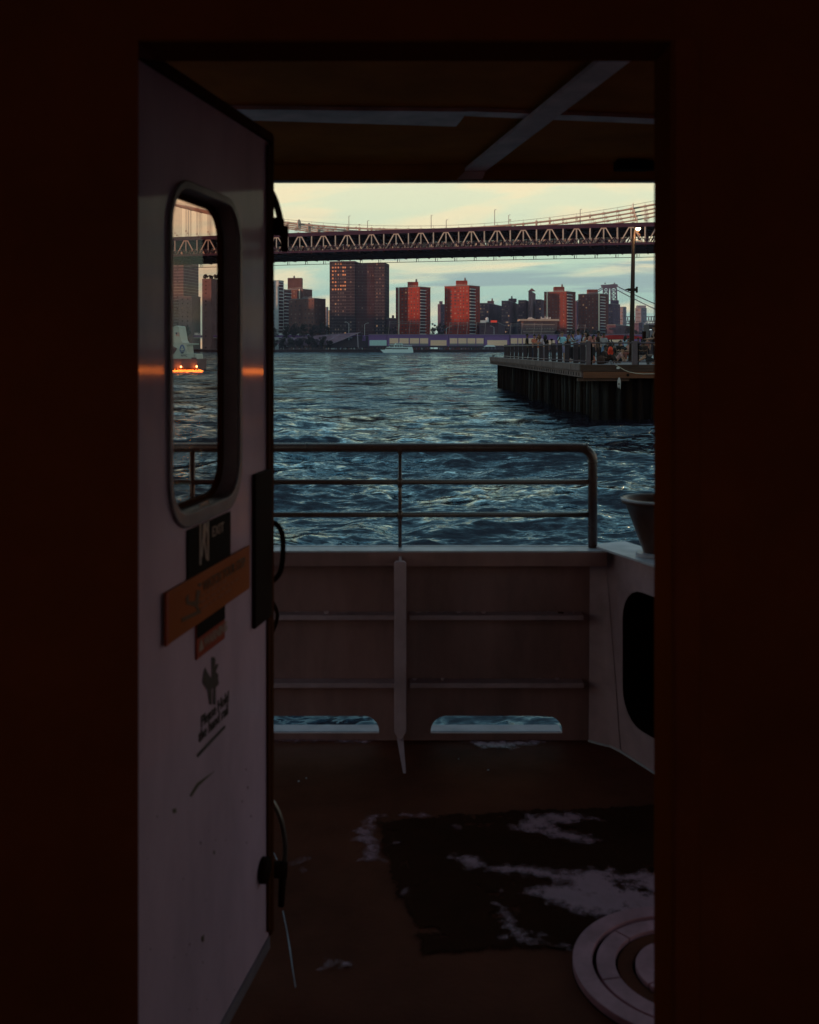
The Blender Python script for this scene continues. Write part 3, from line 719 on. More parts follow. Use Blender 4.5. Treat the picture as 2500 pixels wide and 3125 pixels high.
tag(o, 'ragged black non-skid mat worn into the deck ahead of the round hatch', 'deck mat')
PATCH = [('broad pale worn patch crossing the middle of the black mat', [(1035, 350), (1100, 330), (1180, 370), (1400, 385), (1600, 392), (1760, 365), (2000, 380), (2000, 520), (1710, 540), (1560, 552), (1480, 540), (1390, 515), (1350, 490), (1240, 462), (1290, 445), (1420, 430), (1200, 400), (1090, 385)]),
         ('pale worn patch near the far edge of the black mat', [(1230, 245), (1290, 200), (1480, 205), (1560, 228), (1390, 240), (1440, 262), (1555, 288), (1500, 305), (1400, 290), (1310, 270), (1240, 255)]),
         ('pale worn patch beside the round hatch', [(1190, 495), (1240, 530), (1290, 590), (1360, 600), (1290, 625), (1200, 615), (1230, 590), (1205, 545)]),
         ('grey worn patch at the left corner of the black mat', [(705, 275), (755, 245), (760, 210), (845, 208), (800, 235), (812, 290), (832, 360), (745, 360), (752, 320), (730, 290)]),
         ('small bright chip of paint beside the door handle', [(520, 372), (545, 362), (555, 350), (582, 345), (592, 360), (570, 366), (560, 395), (548, 378)]),
         ('tiny pale spot on the near left part of the mat', [(880, 462), (905, 445), (918, 458), (942, 470), (900, 466)]),
         ('tiny pale spot on the upper left part of the mat', [(842, 308), (862, 292), (888, 292), (895, 304), (868, 302)]),
         ('faint pale smear on the brown deck in the foreground', [(615, 712), (640, 684), (745, 684), (700, 706), (650, 704)]),
         ('small pale spot between the two long worn patches', [(1165, 440), (1200, 440), (1210, 452), (1180, 456)]),
         ('small pale streak at the far edge of the mat', [(885, 206), (985, 200), (990, 209), (890, 212)]),
         ('small pale fleck near the top of the mat', [(1045, 240), (1062, 236), (1082, 256), (1052, 258)]),
         ('pale sliver along the near edge of the mat', [(1350, 628), (1440, 622), (1500, 634), (1420, 646)]),
         ('pale scuff on the deck under the left rounded end of the sill', [(985, -905), (1130, -905), (1090, -888), (1040, -882)])]
for i, (lb, pts) in enumerate(PATCH[:-1]):
    o = sheet('worn_patch', frac(Z7(pts), 4 if i < 3 else 3, .17, 20+i), DECK+(.0065), M_wornsoft)
    tag(o, lb, 'worn paint')
# long thin scratch lines
for lb, pts in (('thin pale scratch running toward the viewer beside the door', [(495, 520), (508, 580), (517, 640), (526, 700), (537, 770)]), ('short pale scratch on the deck behind the door lever', [(461, 305), (466, 328), (476, 352)])):
    a = Z7(pts); rr = random.Random(4); left = [p+Vector((rr.uniform(.001, .006), 0, 0)) for p in a]
    _q = MB(); _q.prism([Vector((p.x, p.y, DECK+.004)) for p in a+left[::-1]], (0, 0, .001)); o = _q.build('scratch', M_cap); tag(o, lb, 'scratch')
# puddle sheen under the ports
o = sheet('wet_streak', frac([dk(1390, 2262), dk(1700, 2262), dk(1640, 2278), dk(1560, 2290), dk(1450, 2284)], 3, .1, 9), DECK+.004, M_wornsoft); tag(o, 'thin wet streak on the deck just inside the right freeing port', 'water stain')
o = sheet('wet_streak', frac([dk(830, 2260), dk(1155, 2260), dk(1120, 2272), dk(1000, 2268), dk(860, 2270)], 3, .1, 10), DECK+.004, M_wornsoft); tag(o, 'thin wet streak on the deck just inside the left freeing port', 'water stain')
# rust / paint flecks
fl = MB()
for X, Y in ((912, 2386), (935, 2377), (1400, 2318), (1490, 2352)):
    p = dk(X, Y); fl.box((p.x, p.y, DECK+.0025), (rng.uniform(.003, .008), rng.uniform(.003, .007), .003), rz=rng.random())
tag(fl.build('paint_flecks', M_cap), 'scattered pale paint flecks on the dark deck', 'paint flecks', kind='stuff')

def hatch():
    c = Vector((.69, 2.575, DECK))
    H = thing('deck_hatch', 'round cast deck hatch with concentric rings at the lower right', 'hatch', tuple(c))
    def rr(r0, r1, z0, z1, a0=0, a1=360, name='ring', m_=M_hatch):
        m = MB(); m.lathe(c, [(r0, z0), (r0, z1), (r1, z1), (r1, z0)], max(6, int(abs(a1-a0)/5)), ang=(R(a0), R(a1)))
        if a1-a0 < 359:   # end caps
            for a in (a0, a1):
                ca, sa = math.cos(R(a)), math.sin(R(a)); m.add([(c.x+r*ca, c.y+r*sa, c.z+z) for r, z in ((r0, z0), (r0, z1), (r1, z1), (r1, z0))], [(0, 1, 2, 3)])
        return m.build(name, m_, H, smooth=False, bevel=.0012)
    m = MB(); m.lathe(c, [(0, .003), (.285, .003), (.285, .0), ], 64); m.build('well', M_mat, H)
    rr(.235, .283, .003, .020, name='rim')
    for k in range(6): rr(.178, .224, .003, .016, 12+60*k, 12+60*k+58.6, name='ring_segment')
    rr(.135, .172, .003, .009, name='brown_ring', m_=M_deck)
    for k in range(4): rr(.083, .128, .003, .016, 30+90*k, 30+90*k+87.5, name='ring_segment')
    rr(.0, .072, .003, .010, name='centre_cap', m_=M_deck)
hatch()

# ---------------------------------------------------------------- far side: land and buildings
M_land = mat('shore_ground', (.05, .045, .04), .9)
SH = 1039.0
g = MB(); g.bb((-9000, SH+1.5, -1), (9000, 14000, 2.6)); struct(g.build('ground', M_land))
def glassmat(name, col, r=.6): return mat(name, col, r, spec=.12)
WG = [glassmat('window_dark', (.060, .035, .040)), glassmat('window_mid', (.13, .085, .085)), mat('window_blind', (.28, .16, .125), .9, spec=.05), mat('window_glint_emit', (.5, .2, .1), .4, emit=(1, .30, .10), estr=.30), mat('window_warm', (.20, .12, .08), .8, spec=.05, emit=(1, .50, .26), estr=.26)]  # glint glass glows in place of reflected low sun
def brick(name, col, floor=3.0, band=0, bandcol=(.3, .25, .24), ph=0.0):
    if name in MATS: return MATS[name]
    m = mat(name, col, .95, noise=.35, nscale=.09, spec=.03)
    if band:
        nt = m.node_tree; b = nt.nodes['Principled BSDF']; src = b.inputs['Base Color'].links[0].from_socket
        tc = nt.nodes.new('ShaderNodeNewGeometry'); sp = nt.nodes.new('ShaderNodeSeparateXYZ'); nt.links.new(tc.outputs['Position'], sp.inputs[0])
        a = nt.nodes.new('ShaderNodeMath'); a.operation = 'ADD'; a.inputs[1].default_value = ph; nt.links.new(sp.outputs[2], a.inputs[0])
        a2 = nt.nodes.new('ShaderNodeMath'); a2.operation = 'MODULO'; a2.inputs[1].default_value = floor; nt.links.new(a.outputs[0], a2.inputs[0])
        l = nt.nodes.new('ShaderNodeMath'); l.operation = 'LESS_THAN'; l.inputs[1].default_value = band; nt.links.new(a2.outputs[0], l.inputs[0])
        mx = nt.nodes.new('ShaderNodeMix'); mx.data_type = 'RGBA'; nt.links.new(l.outputs[0], mx.inputs[0]); nt.links.new(src, mx.inputs[6]); mx.inputs[7].default_value = (*bandcol, 1)
        nt.links.new(mx.outputs[2], b.inputs['Base Color'])
    return m
M_slab = mat('balcony_concrete', (.62, .58, .58), .7)
M_recess = mat('recess_shade_panel', (.07, .022, .026), .9)  # shade inside the balcony stack, painted on a panel proud of the wall
M_roof = mat('roof_grey', (.18, .16, .16), .8)
M_pipe = mat('flue_metal', (.75, .62, .5), .5)
WMESH = {}
def facade(B, C, dr, w, z0, z1, cols, floors, wsize, mixw, ymargin=.5, skip=(), maxn=100, seed=0, rowfn=None):
    """windows on the wall that starts at C and runs along dr for w metres"""
    r = random.Random(seed); nn = Vector((dr.y, -dr.x, 0)); fh = (z1-z0)/floors
    yaw = math.atan2(dr.y, dr.x)
    rest = {}
    cnt = B.get('_nw', 0)
    for fl_ in range(floors-1, -1, -1):
        for c in cols:
            u, ww = c if isinstance(c, tuple) else (c, 1.0)
            if r.random() < .04: continue
            mi = rowfn(fl_, floors, u, r) if rowfn else r.choices(range(5), mixw)[0]
            z = z0+fh*(fl_+.52); p = C+dr*(u*w)+nn*.10; sx, sz = wsize[0]*ww, wsize[1]
            if cnt < maxn:
                key = (mi, round(sx, 2), round(sz, 2))
                me = WMESH.get(key)
                if me is None:
                    me = bpy.data.meshes.new('window'); hx, hz, t = sx/2, sz/2, .2
                    v = [(a*hx, b*t/2, e*hz) for a in (-1, 1) for b in (-1, 1) for e in (-1, 1)]
                    me.from_pydata(v, [], [(0, 1, 3, 2), (4, 6, 7, 5), (0, 4, 5, 1), (2, 3, 7, 6), (0, 2, 6, 4), (1, 5, 7, 3)]); me.materials.append(WG[mi]); WMESH[key] = me
                o = bpy.data.objects.new('window', me); COL.objects.link(o); o.parent = B; loc = Vector((p.x, p.y, z)); o.location = ORI[B.name] @ loc; o.rotation_euler = (0, 0, yaw); cnt += 1
            else:
                rest.setdefault(mi, MB()).box((p.x, p.y, z), (sx, .2, sz), rz=yaw)
    B['_nw'] = cnt
    return rest
def tower(label, d, XL, XC, XR, Yt, m, a=35, Yb=1022, floors=18, colsL=(.1, .25, .4, .55, .7, .85), colsR=(.3, .7), pent=None, chim=None, balc=None, pipe=None, wsize=(1.5, 1.5), mixw=(5, 3, 2, 0, 0), rail=True, cat='building', name='apartment_tower', rowfn=None, seed=1, maxn=100, group=None, win=True, zb=2.6):
    a = R(a); b = math.pi/2-a; q = lambda X: (X-CX)/F
    C = Vector((q(XC)*d, d, 0)); zt = EYE+(HY-Yt)/F*d; z0 = zb
    tL = (C.x-q(XL)*d)/(math.cos(a)+q(XL)*math.sin(a)); tR = (q(XR)*d-C.x)/(math.cos(b)-q(XR)*math.sin(b))
    dL = Vector((-math.cos(a), math.sin(a), 0)); dR = Vector((math.cos(b), math.sin(b), 0))
    Lp = C+dL*tL; Rp = C+dR*tR; Bp = Lp+dR*tR
    T = thing(name, label, cat, tuple(C+(Bp-C)*.5+Vector((0, 0, z0))), group=group)
    up = Vector((0, 0, 1))
    w = MB(); w.prism([p+up*z0 for p in (C, Rp, Bp, Lp)], (0, 0, zt-z0)); w.build('wall', m, T)
    rf = MB(); e = .4
    cen = C+(Bp-C)*.5
    rf.prism([cen+(p-cen)*1.012+up*(zt+.01) for p in (C, Rp, Bp, Lp)], (0, 0, .7)); roof = rf.build('roof', M_roof, T)
    if rail:
        rr = MB()
        for p, s in ((C+up*(zt+1.9), Lp+up*(zt+1.9)), (C+up*(zt+1.9), Rp+up*(zt+1.9))):
            rr.bar(p, s, .12, .12)
            for k in range(13): v = p+(s-p)*(k/12); rr.bar(v-up*1.2, v, .1, .1)
        rr.build('roof_railing', M_slab, roof)
    if pent:
        X0, X1, Y1 = pent; dd = d+tR*.4*math.sin(b)+4; w_ = (q(X1)-q(X0))*dd
        pm = MB(); zc = EYE+(HY-Y1)/F*dd; pm.bb((q(X0)*dd, dd, zt+.8), (q(X1)*dd, dd+min(w_, 12), zc)); pm.build('penthouse', m, T)
        if chim:
            X, Y1 = chim; cm = MB(); cm.lathe((q(X)*dd, dd+3, zc), [(1.1, -1), (1.1, 1.6), (.8, 1.6), (.9, EYE+(HY-Y1)/F*dd-zc), (0, EYE+(HY-Y1)/F*dd-zc)], 10); cm.build('chimney', M_roof, T)
    rest = {}
    if win and floors:
        if colsL and tL > 2:
            nL = Vector((-math.sin(a), -math.cos(a), 0))
            # run windows from the left vertex to the corner
            for k, v in facade(T, Lp, -dL, tL, z0, zt-.4, colsL, floors, wsize, mixw, seed=seed, rowfn=rowfn, maxn=maxn*.8 if colsR else maxn).items():
                rest.setdefault(k, []).append(v)
        if colsR and tR > 2:
            for k, v in facade(T, C, dR, tR, z0, zt-.4, colsR, floors, wsize, mixw, seed=seed+50, maxn=maxn).items():
                rest.setdefault(k, []).append(v)
        for k, lst in rest.items():
            mm = MB()
            for v in lst: mm.add(v.v, v.f)
            o = mm.build('windows', WG[k], T); o['kind'] = 'stuff'
    if balc:   # (X0, X1, n) stack of recessed balconies on the face right of the corner
        X0, X1, n = balc
        def tr_(X): return (q(X)*C.y-C.x)/(dR.x-q(X)*dR.y)
        t0, t1 = max(.3, tr_(X0)), tr_(X1); nR = Vector((dR.y, -dR.x, 0)); fh = (zt-z0)/n
        A_, B_ = C+dR*t0, C+dR*t1
        m2 = MB(); m2.prism([A_+nR*.06+up*z0, B_+nR*.06+up*z0, B_+nR*.06+up*(zt-1.5), A_+nR*.06+up*(zt-1.5)], -nR*.05); m2.build('recess_shade_panel', M_recess, T)
        for k in range(1, n):
            s = MB(); z = z0+fh*k; s.prism([A_+nR*.07+up*(z-.3), B_+nR*.07+up*(z-.3), B_+nR*1.5+up*(z-.3), A_+nR*1.5+up*(z-.3)], (0, 0, .62)); s.build('balcony', M_slab, T)
    if pipe:
        xx = q(pipe); tt = (C.x-xx*d)/(math.cos(a)+xx*math.sin(a)); p = C+dL*tt+Vector((-math.sin(a), -math.cos(a), 0))*.6
        pm = MB(); pm.box((p.x, p.y, (z0+zt)/2+4), (1.1, 1.0, zt-z0-7), rz=-a); pm.build('flue', M_pipe, T)
    if '_nw' in T: del T['_nw']
    return T
BR1 = brick('brick_red', (.31, .045, .026)); BR2 = brick('brick_brown', (.17, .075, .062)); BR3 = brick('brick_plum', (.12, .065, .085)); BR4 = brick('brick_dusky', (.18, .085, .072))
BRT = brick('brick_tall_brown', (.046, .030, .036), floor=3.15, band=.36, bandcol=(.11, .085, .09))
BRB = brick('brick_banded_umber', (.14, .085, .085), floor=3.2, band=.5, bandcol=(.32, .26, .25))
WHT = brick('white_concrete', (.50, .49, .50))
FAR = brick('grey_facade', (.22, .20, .24)); FARB = brick('plum_facade', (.11, .07, .11))
def mixrow(fl, n, u, r):
    return r.choices([0, 1, 2], (5, 3, 2))[0]
# white balconied tower at the left edge
tower('white concrete tower with stacked red-brown balconies, half hidden by the open door', 1120, 740, 850, 866, 857, WHT, a=28, floors=21, colsL=(.12, .26, .42, .58, .74, .87), colsR=(), rail=False, wsize=(2.0, 2.2), mixw=(7, 2, 0, 0, 0), balc=(851, 864, 21), seed=3, maxn=100)
tower('pale slab block with long white balconies behind the brick blocks', 1180, 856, 866, 889, 884, BR2, a=20, floors=17, colsL=(), colsR=(), rail=False, balc=(867, 887, 18), seed=4)
tower('stepped brick block crowned by a broad windowless penthouse', 1200, 880, 925, 953, 883, BR2, a=25, floors=15, colsL=(.15, .4, .8), colsR=(.4,), pent=(878, 921, 848), chim=(897, 841), pipe=915, seed=5)
tower('low brick block stepping down before the penthouse block', 1110, 881, 924, 959, 913, BR4, a=30, floors=12, colsL=(.2, .5, .8), colsR=(.25, .6, .85), seed=6, rail=False)
tower('low brick block right beside the tall brown tower', 1095, 924, 959, 994, 911, BR4, a=25, floors=12, colsL=(.25, .55, .85), colsR=(.2, .5, .8), seed=7)
tower('narrow grey block squeezed in a gap left of the tall brown tower', 1500, 992, 997, 1002, 938, FAR, a=40, floors=12, colsL=(.5,), colsR=(), seed=8, rail=False, wsize=(2, 2))
tower('tiny orange sunlit block glimpsed against the tall brown tower', 1700, 1000, 1003, 1008, 948, mat('orange_stone', (.75, .42, .25), .8), a=55, floors=9, colsL=(.3, .7), colsR=(), seed=9, rail=False, wsize=(1.6, 2))
# tall brown tower: two wings and a dark recess
def talltower():
    d = 1085
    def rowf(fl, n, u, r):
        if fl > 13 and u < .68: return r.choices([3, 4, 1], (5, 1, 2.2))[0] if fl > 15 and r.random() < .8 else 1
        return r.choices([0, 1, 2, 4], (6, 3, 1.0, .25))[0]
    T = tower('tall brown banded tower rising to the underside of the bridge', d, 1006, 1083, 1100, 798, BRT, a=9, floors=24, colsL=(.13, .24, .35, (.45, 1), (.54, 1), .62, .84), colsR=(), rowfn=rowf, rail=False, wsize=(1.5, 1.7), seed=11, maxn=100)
    q = lambda X: (X-CX)/F
    zt = EYE+(HY-801)/F*d
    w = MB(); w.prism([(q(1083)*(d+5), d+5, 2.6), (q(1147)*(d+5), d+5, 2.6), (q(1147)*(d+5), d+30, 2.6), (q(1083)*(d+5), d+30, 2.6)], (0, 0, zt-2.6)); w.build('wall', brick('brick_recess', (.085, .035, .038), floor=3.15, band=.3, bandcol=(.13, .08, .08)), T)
    w = MB(); w.prism([(q(1143)*d, d+2, 2.6), (q(1175)*d, d-1, 2.6), (q(1175)*d+4, d+25, 2.6), (q(1143)*d, d+25, 2.6)], (0, 0, zt-2.6)); w.build('wall', BRT, T)
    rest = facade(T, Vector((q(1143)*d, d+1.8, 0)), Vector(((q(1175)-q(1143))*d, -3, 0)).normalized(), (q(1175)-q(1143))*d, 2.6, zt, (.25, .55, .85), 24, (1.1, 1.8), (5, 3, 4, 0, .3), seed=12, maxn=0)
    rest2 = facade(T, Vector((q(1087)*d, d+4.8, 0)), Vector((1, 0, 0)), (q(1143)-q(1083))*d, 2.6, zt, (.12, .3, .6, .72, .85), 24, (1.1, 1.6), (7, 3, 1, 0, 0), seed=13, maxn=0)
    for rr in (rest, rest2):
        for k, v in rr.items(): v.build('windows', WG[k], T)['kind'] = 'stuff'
    del T['_nw']
talltower()
# four sunlit brick towers
def rowred(fl, n, u, r): return r.choices([0, 1, 2, 4], (5, 3, 3.0 if fl > n*.3 else 1, .25 if fl > n*.45 else .05))[0]
tower('red brick tower with a pale flue on its left, beside the tall brown tower', 1085, 1208, 1281, 1314, 876, BR1, floors=20, colsL=(.05, (.28, 1.6), (.43, 1.4), .55, .66, .78, .92), colsR=(.72, .9), pent=(1244, 1277, 860), chim=(1271, 851), balc=(1282, 1298, 20), pipe=1218, rowfn=rowred, seed=21, wsize=(1.3, 1.4))
tower('red brick tower nearest the middle of the skyline, pale windows on its left face', 1085, 1357, 1432, 1465, 872, BR1, floors=20, colsL=(.08, (.27, 1.7), (.44, 1.6), .56, .66, .78, .92), colsR=(.78,), pent=(1393, 1427, 856), chim=(1420, 847), balc=(1433, 1449, 20), rowfn=rowred, seed=22, wsize=(1.4, 1.5))
tower('brick tower with a pale flue behind the people at the pier end', 1120, 1661, 1729, 1757, 890, brick('brick_rust', (.20, .048, .034)), floors=19, colsL=(.06, .24, .40, .54, .70, .88), colsR=(.78,), pent=(1693, 1723, 875), chim=(1717, 867), balc=(1730, 1744, 19), pipe=1671, seed=23, mixw=(5, 3, 1.4, 0, .1), wsize=(1.3, 1.3))
tower('brick tower just left of the latticed bridge pylon', 1150, 1765, 1831, 1857, 897, brick('brick_clay', (.17, .052, .040)), floors=19, colsL=(.08, .24, .38, .52, .68, .86), colsR=(.8,), pent=(1796, 1825, 883), balc=(1832, 1845, 19), pipe=1829, seed=24, mixw=(5, 3, 1.2, 0, .1), wsize=(1.3, 1.3))
# in-between blocks
tower('small dark block with a stubby penthouse between the two reddest towers', 1400, 1336, 1345, 1358, 929, FARB, a=40, floors=14, colsL=(.3, .7), colsR=(.3, .7), pent=(1341, 1351, 919), seed=31, rail=False)
tower('low dark warehouse between the tall brown tower and the first red tower', 1090, 1172, 1190, 1212, 972, BR3, a=30, floors=5, colsL=(.5,), colsR=(.5,), pent=(1196, 1203, 962), seed=32, rail=False)
def rowplum(fl, n, u, r): return r.choices([0, 1, 2, 4], (3, 3, 3, .7))[0]
tower('plum block with a dark stair tower and chimney beside the second red tower', 1250, 1464, 1492, 1531, 926, BR3, a=15, floors=14, colsL=(.12, (.3, 1.4), .5, (.68, 1.4), .86), colsR=(.35, .8), pent=(1489, 1508, 918), chim=(1503, 910), rowfn=rowplum, seed=33, rail=False, wsize=(1.6, 1.5))
tower('plum block with glowing windows under a chimney-topped stair tower', 1230, 1531, 1556, 1584, 919, BR3, a=12, floors=15, colsL=(.12, (.3, 1.5), .5, (.68, 1.5), .86), colsR=(.4, .8), pent=(1554, 1577, 911), chim=(1563, 903), rowfn=rowplum, seed=34, rail=False, wsize=(1.7, 1.5))
tower('plum block set left of the gabled stair tower', 1260, 1582, 1606, 1616, 917, BR3, a=12, floors=15, colsL=(.15, (.4, 1.4), .65, .85), colsR=(), seed=35, rail=False, wsize=(1.6, 1.4))
T_ = tower('slim stair tower with a little gabled top among the plum blocks', 1245, 1613, 1621, 1635, 890, brick('brick_mauve', (.20, .11, .12)), a=12, floors=16, colsL=(.5,), colsR=(), seed=36, rail=False, wsize=(.9, 1.2))
gp = MB(); a_, b_ = P(1613, 890, 1244), P(1635, 890, 1244); gp.prism([a_+Vector((0, 0, .7)), b_+Vector((0, 0, .7)), (a_+b_)/2+Vector((0, 0, 4.2))], (0, 8, 0)); gp.build('gable', MATS['brick_mauve'], T_)
tower('plum block set between the gabled stair tower and the fluted brick tower', 1270, 1635, 1652, 1664, 915, BR3, a=15, floors=14, colsL=(.2, (.5, 1.4), .8), colsR=(.5,), rowfn=rowplum, seed=37, rail=False, wsize=(1.6, 1.4))
tower('dim block filling the slot between the two brick towers on the right', 1400, 1752, 1760, 1768, 920, FARB, a=30, floors=14, colsL=(), colsR=(), seed=38, rail=False)
# stepped dark tower near the pylon and small far ones
tower('dark stepped apartment tower standing before the latticed pylon', 1300, 1857, 1872, 1893, 928, FARB, a=30, floors=16, colsL=(.3, .7), colsR=(.2, .5, .8), pent=(1868, 1889, 916), seed=39, rail=False, wsize=(1.4, 1.6))
tower('grey block with a pale top right of the dark stepped tower', 1700, 1893, 1902, 1912, 937, FAR, a=35, floors=12, colsL=(.3, .7), colsR=(.4,), seed=40, rail=False, wsize=(2.4, 1.6))
tower('far grey block with a bright penthouse seen right of the pier lamp post', 1900, 1939, 1957, 1974, 940, FAR, a=40, floors=11, colsL=((.3, 2), (.7, 2)), colsR=((.5, 2),), pent=(1946, 1972, 932), seed=41, rail=False, wsize=(2.4, 1.6))
tower('hazy violet block low behind the far bridge deck', 1500, 1936, 1950, 1962, 985, FARB, a=40, floors=8, colsL=((.3, 2), (.7, 2)), colsR=((.5, 2),), seed=42, rail=False, wsize=(2.4, 1.3))
tower('hazy blue-grey block with lit balconies right of the pier lamp post', 1400, 1961, 1972, 1986, 990, FAR, a=25, floors=9, colsL=((.3, 2), (.7, 2)), colsR=((.5, 2.5),), mixw=(2, 3, 4, 0, 1), seed=43, rail=False, wsize=(2.0, 1.3))
tower('low brown warehouse at the foot of the dark stepped tower', 1120, 1852, 1880, 1925, 992, BR3, a=25, floors=4, colsL=(.5,), colsR=(.2, .5, .8), seed=44, rail=False, pent=None)
tower('low dark sheds block between the second red tower and the ornate hall', 1080, 1464, 1520, 1590, 985, BR3, a=8, floors=5, colsL=(.15, .35, .8), colsR=(.2, .4, .8), seed=45, rail=False)
# block seen through the door window
tower('umber banded tower seen through the door window, left of the pale slab', 1085, 470, 560, 606, 780, BRB, a=12, floors=24, colsL=(.2, .4, .6, .8), colsR=(), seed=46, rail=False, mixw=(6, 3, 1, 0, 0))
Tt = tower('plain mauve tower with shrubs on its roof seen through the door window', 1060, 617, 645, 700, 852, brick('brick_pale_mauve', (.22, .15, .16)), a=20, floors=18, colsL=(.4,), colsR=(.3, .6), seed=47, rail=False)
tower('low mauve block seen through the door window at the foot of the banded tower', 1060, 545, 585, 612, 905, MATS['brick_pale_mauve'], a=15, floors=12, colsL=(.3, .7), colsR=(), seed=48, rail=False)
# red sign box and grey box on the shed roof
def rooftop():
    d = 1075
    t = thing('rooftop_sign', 'small red sign board on the roof of the low dark sheds', 'sign', tuple(P(1507, 984, d)))
    m = MB(); m.bb(P(1498, 984, d), P(1517, 977.5, d+1)); m.build('board', mat('sign_vivid_red', (.75, .07, .04), .6, emit=(1, .08, .04), estr=.12), t)
    m = MB(); m.bb(P(1500, 988, d+.2), P(1501, 984, d+.8)); m.bb(P(1514, 988, d+.2), P(1515, 984, d+.8)); m.build('leg', M_roof, t)
    t = thing('rooftop_tank', 'grey metal tank house left of the red roof sign', 'tank', tuple(P(1475, 985, d)))
    m = MB(); m.bb(P(1467, 985.5, d), P(1483, 978, d+5)); m.build('box', M_slab, t)
    m = MB(); m.lathe(P(1487, 985, d+4), [(1.6, 0), (1.6, 5), (0, 6)], 12); m.build('tank', M_slab, t)
rooftop()
# ornate hall with cornice
def hall():
    d = 1060; M_h = brick('hall_stone', (.14, .085, .08)); M_t = mat('hall_trim', (.34, .26, .21), .9)
    T = thing('ornate_hall', 'low ornate stone hall with a pale projecting cornice and arched windows', 'building', tuple(P(1645, 1020, d)))
    m = MB(); m.bb(P(1597, 1024, d), P(1693, 979, d+20)); m.build('wall', M_h, T)
    m = MB(); m.bb(P(1587, 979, d-2), P(1697, 975.5, d+22)); m.build('cornice', M_t, T)
    for Y in (990, 1012): m = MB(); m.bb(P(1597, Y+.8, d-.5), P(1693, Y-.6, d-.02)); m.build('string_course', M_t, T)
    for i in range(20):
        X = 1601+i*4.7; 
        if 1625 < X < 1634: continue
        m = MB(); m.bb(P(X, 988, d-.3), P(X+1.6, 982, d-.02)); m.build('window', WG[0], T)
        m = MB(); m.bb(P(X, 998, d-.3), P(X+1.6, 993.5, d-.02)); m.build('window', WG[1], T)
    for i in range(11):
        X = 1607+i*7.8; a = P(X, 1009, d-.35); b = P(X+3.6, 1003, d-.35); r = (b.x-a.x)/2
        m = MB(); m.prism([a, (b.x, a.y, a.z)]+[((a.x+b.x)/2+r*math.cos(R(t)), a.y, b.z+r*math.sin(R(t))) for t in range(0, 181, 30)], (0, .3, 0)); fr = m.build('arched_window', M_t, T)
        a = P(X+.7, 1009, d-.5); b = P(X+2.9, 1003, d-.5); m = MB(); m.bb(a, (b.x, b.y+.1, b.z)); m.build('pane', WG[0], fr)
    r = random.Random(3)
    for X in list(range(1612, 1632, 3))+list(range(1652, 1682, 4)):
        h = r.uniform(2, 6); m = MB(); p = P(X, 975.5, d+3); m.tube([p, p+Vector((0, 0, h*.6))], .35, 6); m.build('finial', M_slab, T)
hall()

